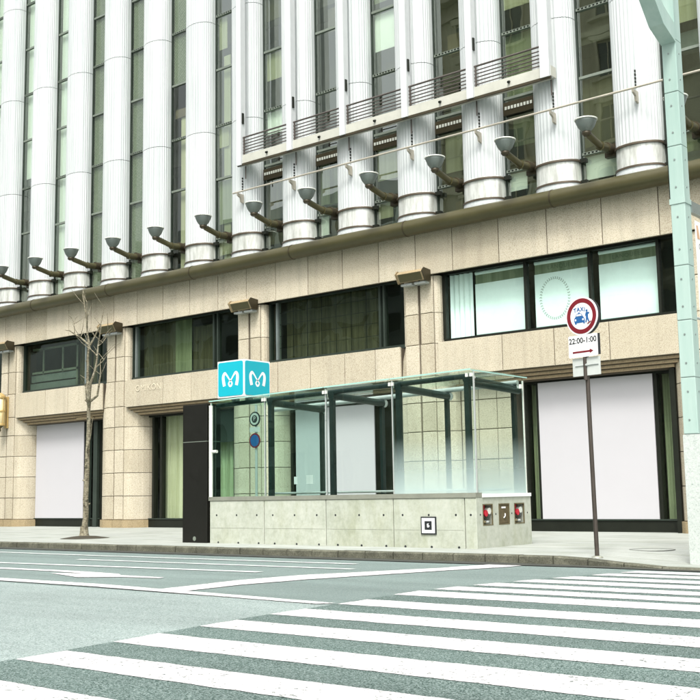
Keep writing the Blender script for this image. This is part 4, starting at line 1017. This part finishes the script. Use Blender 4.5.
part("banner_arm_collar", MB().box(ux_ - hw - 0.012, ux_ + hw + 0.012, uy_ - hw - 0.012, uy_ + hw + 0.012, 5.335, 5.42), "lamp_green", Lp)
part("lower_arm", MB().tube([(ux_ + hw - 0.02, uy_ + hw, 3.58), (ux_ + hw - 0.02, uy_ + 1.2, 3.58)], 0.022, 8), "steel", Lp)
bn = empty("banner", (ux_ + hw, uy_ + 0.7, 3.5)); tag(bn, "white printed banner hung from an arm of the green lamp post", "banner")
xb = ux_ + hw + 0.005
cloth = part("cloth", MB().box(xb - 0.006, xb, uy_ + 0.24, uy_ + 1.12, 3.62, 5.12), "banner_white", bn)
def txt_side(x, y, z): return lambda c: (x, y + c.x, z + c.y)
part("figure", text_mb("20", 0.26, txt_side(xb + 0.002, uy_ + 0.50, 4.52), 0, 1.0), "sign_black", cloth)
part("figure", text_mb("O", 0.14, txt_side(xb + 0.002, uy_ + 0.40, 4.72), 0, 1.0), "sign_black", cloth)
part("bar", MB().extr([(xb + 0.002, uy_ + 0.36, 4.34), (xb + 0.002, uy_ + 0.75, 4.34), (xb + 0.002, uy_ + 0.75, 4.375), (xb + 0.002, uy_ + 0.36, 4.375)], (0.001, 0, 0)), "sign_black", cloth)
part("swatch", MB().extr([(xb + 0.002, uy_ + 0.30, 4.84), (xb + 0.002, uy_ + 0.40, 4.84), (xb + 0.002, uy_ + 0.34, 5.05), (xb + 0.002, uy_ + 0.28, 5.05)], (0.001, 0, 0)), "print_tan", cloth)

# ================================================================== BARE STREET TREE
tx0, ty0 = -22.9, 17.4
Tr = empty("bare_tree", (tx0, ty0, 0)); tag(Tr, "slender bare street tree with knotted pale bark in the pavement", "tree")
def limb(pts, r0, r1, seg=8, wob=0.02, sub=5):
    P = []
    for i in range(len(pts) - 1):
        a, b = Vector(pts[i]), Vector(pts[i + 1])
        for k in range(sub):
            t = k / sub; p = a.lerp(b, t)
            if i or k: p += Vector(mnoise.noise_vector(p * 2.3)) * wob
            P.append(p)
    P.append(Vector(pts[-1])); n = len(P)
    rad = [(r0 + (r1 - r0) * (i / (n - 1)) ** 0.8) * (1 + 0.12 * mnoise.noise(P[i] * 5)) for i in range(n)]
    return MB().tube(P, rad, seg)
trunk_pts = [(-22.95, 17.4, -0.02), (-22.90, 17.41, 0.5), (-22.88, 17.4, 1.7), (-22.86, 17.42, 2.8), (-22.84, 17.4, 3.5), (-22.86, 17.38, 4.1), (-22.88, 17.4, 5.1), (-23.0, 17.42, 5.7), (-23.12, 17.4, 6.35)]
tk = limb(trunk_pts, 0.084, 0.013, 10, 0.03)
for i in range(16):     # knots and pruned stubs
    z = random.uniform(0.4, 4.6); a = random.uniform(0, 6.28); rr = 0.085 - z * 0.012
    c = Vector((-22.88 + rr * math.cos(a), 17.4 + rr * math.sin(a), z)); tk.tube([c - Vector((0.03 * math.cos(a), 0.03 * math.sin(a), 0.02)), c + Vector((0.035 * math.cos(a), 0.035 * math.sin(a), 0.02))], [0.032, 0.014], 7)
tk.lathe([(0.18, -0.02), (0.145, 0.03), (0.112, 0.12), (0.099, 0.3)], 12, (-22.95, 17.4, 0))
part("trunk", tk, "bark", Tr)
B = [([(-22.84, 17.4, 3.43), (-22.72, 17.3, 3.5), (-22.58, 17.25, 3.95), (-22.45, 17.3, 4.3), (-22.42, 17.35, 4.95), (-22.25, 17.3, 5.35)], 0.055, 0.014),
     ([(-22.86, 17.4, 3.45), (-23.0, 17.45, 3.52), (-23.05, 17.45, 3.85), (-23.12, 17.5, 3.92)], 0.03, 0.012),
     ([(-22.84, 17.4, 3.5), (-22.68, 17.55, 3.65), (-22.62, 17.6, 4.2), (-22.7, 17.65, 4.6)], 0.045, 0.012),
     ([(-22.88, 17.4, 5.0), (-23.1, 17.3, 5.2), (-23.45, 17.2, 5.42), (-23.62, 17.2, 5.45)], 0.032, 0.008),
     ([(-22.88, 17.4, 4.95), (-22.75, 17.5, 5.2), (-22.6, 17.55, 5.5), (-22.52, 17.6, 5.95)], 0.034, 0.008),
     ([(-22.95, 17.4, 5.45), (-22.82, 17.3, 5.7), (-22.78, 17.25, 6.1)], 0.022, 0.007),
     ([(-22.42, 17.32, 4.65), (-22.62, 17.25, 4.85), (-22.68, 17.2, 5.15)], 0.02, 0.007),
     ([(-22.45, 17.3, 4.35), (-22.25, 17.4, 4.55), (-22.12, 17.4, 4.68)], 0.02, 0.006),
     ([(-22.87, 17.4, 2.15), (-22.7, 17.3, 2.3), (-22.5, 17.25, 2.75), (-22.38, 17.2, 3.05)], 0.024, 0.008),
     ([(-22.9, 17.4, 0.75), (-22.82, 17.3, 0.85), (-22.75, 17.28, 1.02)], 0.022, 0.008),
     ([(-23.05, 17.41, 5.9), (-23.2, 17.5, 6.1), (-23.3, 17.5, 6.35)], 0.018, 0.005),
     ([(-23.3, 17.25, 5.33), (-23.4, 17.3, 5.6), (-23.48, 17.3, 5.75)], 0.014, 0.005),
     ([(-22.42, 17.33, 4.9), (-22.3, 17.4, 5.0), (-22.15, 17.45, 5.3)], 0.014, 0.005)]
rt = random.Random(11)
for p, r0, r1 in list(B):
    if p[-1][2] < 3.2: continue
    for q in range(3):
        i = rt.randrange(1, len(p)); c = Vector(p[i]); dv = Vector((rt.uniform(-.35, .35), rt.uniform(-.3, .3), rt.uniform(.2, .5)))
        B.append(([tuple(c), tuple(c + dv * 0.5 + Vector((rt.uniform(-.04, .04), 0, 0))), tuple(c + dv)], 0.011, 0.004))
for p, r0, r1 in B: part("branch", limb(p, r0, r1, 7, 0.02, 4), "bark", Tr)
pit = part("soil_ring", MB().lathe([(0.62, 0.003), (0.5, 0.02), (0.3, 0.05), (0.16, 0.06)], 24, (-22.85, 17.35, 0)), "soil", Tr)
mh = empty("manhole_cover", (-7.68, 17.5, pave_z(-7.68, 17.5))); tag(mh, "faint round iron access cover in the pavement before the largest shop window", "manhole cover")
mz_ = pave_z(-7.68, 17.5)
part("ring", MB().lathe([(0.38, 0.001), (0.38, 0.006), (0.35, 0.006), (0.35, 0.001)], 32, (-7.68, 17.5, mz_)), "manhole_iron", mh)
part("cover", MB().lathe([(0.345, 0.001), (0.345, 0.005), (0.1, 0.005), (0.02, 0.004)], 32, (-7.68, 17.5, mz_)), "pavement", mh)

# ================================================================== BUILDING ACROSS THE STREET (shows only as reflections)
OP = empty("opposite_building", (-45, -14, 0)); tag(OP, "stone office building across the street, mirrored in the upper windows", "building")
OYf = -14.0
part("wall", MB().box(-44, -22, OYf - 20, OYf + 0.15, -0.13, 37), "far_stone", OP)
part("cornice", MB().box(-44.4, -21.6, OYf + 0.152, OYf + 0.9, 35.6, 36.5), "far_stone", OP)
for zf in (5.2, 9.4, 13.6, 17.8, 22.0, 26.2, 30.4, 34.6): part("string_course", MB().box(-44.1, -21.9, OYf + 0.152, OYf + 0.45, zf - 0.35, zf), "far_stone", OP)
def ow(): return MB().box(-0.8, 0.8, 0.005, 0.06, 0, 2.4)
def of():
    return MB().box(-1.0, -0.8, 0.004, 0.22, -0.1, 2.6).box(0.8, 1.0, 0.004, 0.22, -0.1, 2.6).box(-1.2, 1.2, 0.004, 0.30, 2.6, 2.9).box(-1.2, 1.2, 0.004, 0.30, -0.3, -0.1)
def om(): return MB().box(-0.04, 0.04, 0.06, 0.12, 0, 2.4)
def oc():      # coursed stone joints proud of the wall as rusticated blocks
    return MB().box(-1.72, 1.72, 0.003, 0.05, 0, 0.62)
for bi, (bx0, n, off, top) in enumerate(((-42.2, 6, 0.15, 32),)):
    for zf in (1.0, 6.1, 10.3, 14.5, 18.7, 22.9, 27.1, 31.3, 35.5):
        if zf + 3 > top + 3: continue
        for i in range(n):
            p_ = (bx0 + i * 3.5, OYf + off, zf)
            w_ = link("window", shared("ow", "window", "far_pane", ow), OP, p_)
            link("surround", shared("of", "surround", "far_stone", of), w_, p_)
            link("mullion", shared("om", "mullion", "far_stone", om), w_, p_)

# a paler block standing further back on the other side
OQ = empty("opposite_office", (-72, -32, 0)); tag(OQ, "pale concrete office block set back across the street, mirrored in the upper windows", "building")
part("wall", MB().box(-98, -50, -52, -32, -0.13, 30), "far_pale", OQ)
part("parapet", MB().box(-98.3, -49.7, -31.998, -31.5, 29, 30.4), "far_pale", OQ)
def qw(): return MB().box(-1.5, 1.5, 0.005, 0.08, 0, 1.9)
def qs(): return MB().box(-1.6, 1.6, 0.004, 0.35, -0.25, -0.05)
for zf in (1.5, 5.1, 8.7, 12.3, 15.9, 19.5, 23.1, 26.4):
    for i in range(12):
        p_ = (-95.8 + i * 3.95, -32.0, zf)
        w_ = link("window", shared("qw", "window", "far_pane", qw), OQ, p_)
        link("sill", shared("qs", "sill", "far_pale", qs), w_, p_)
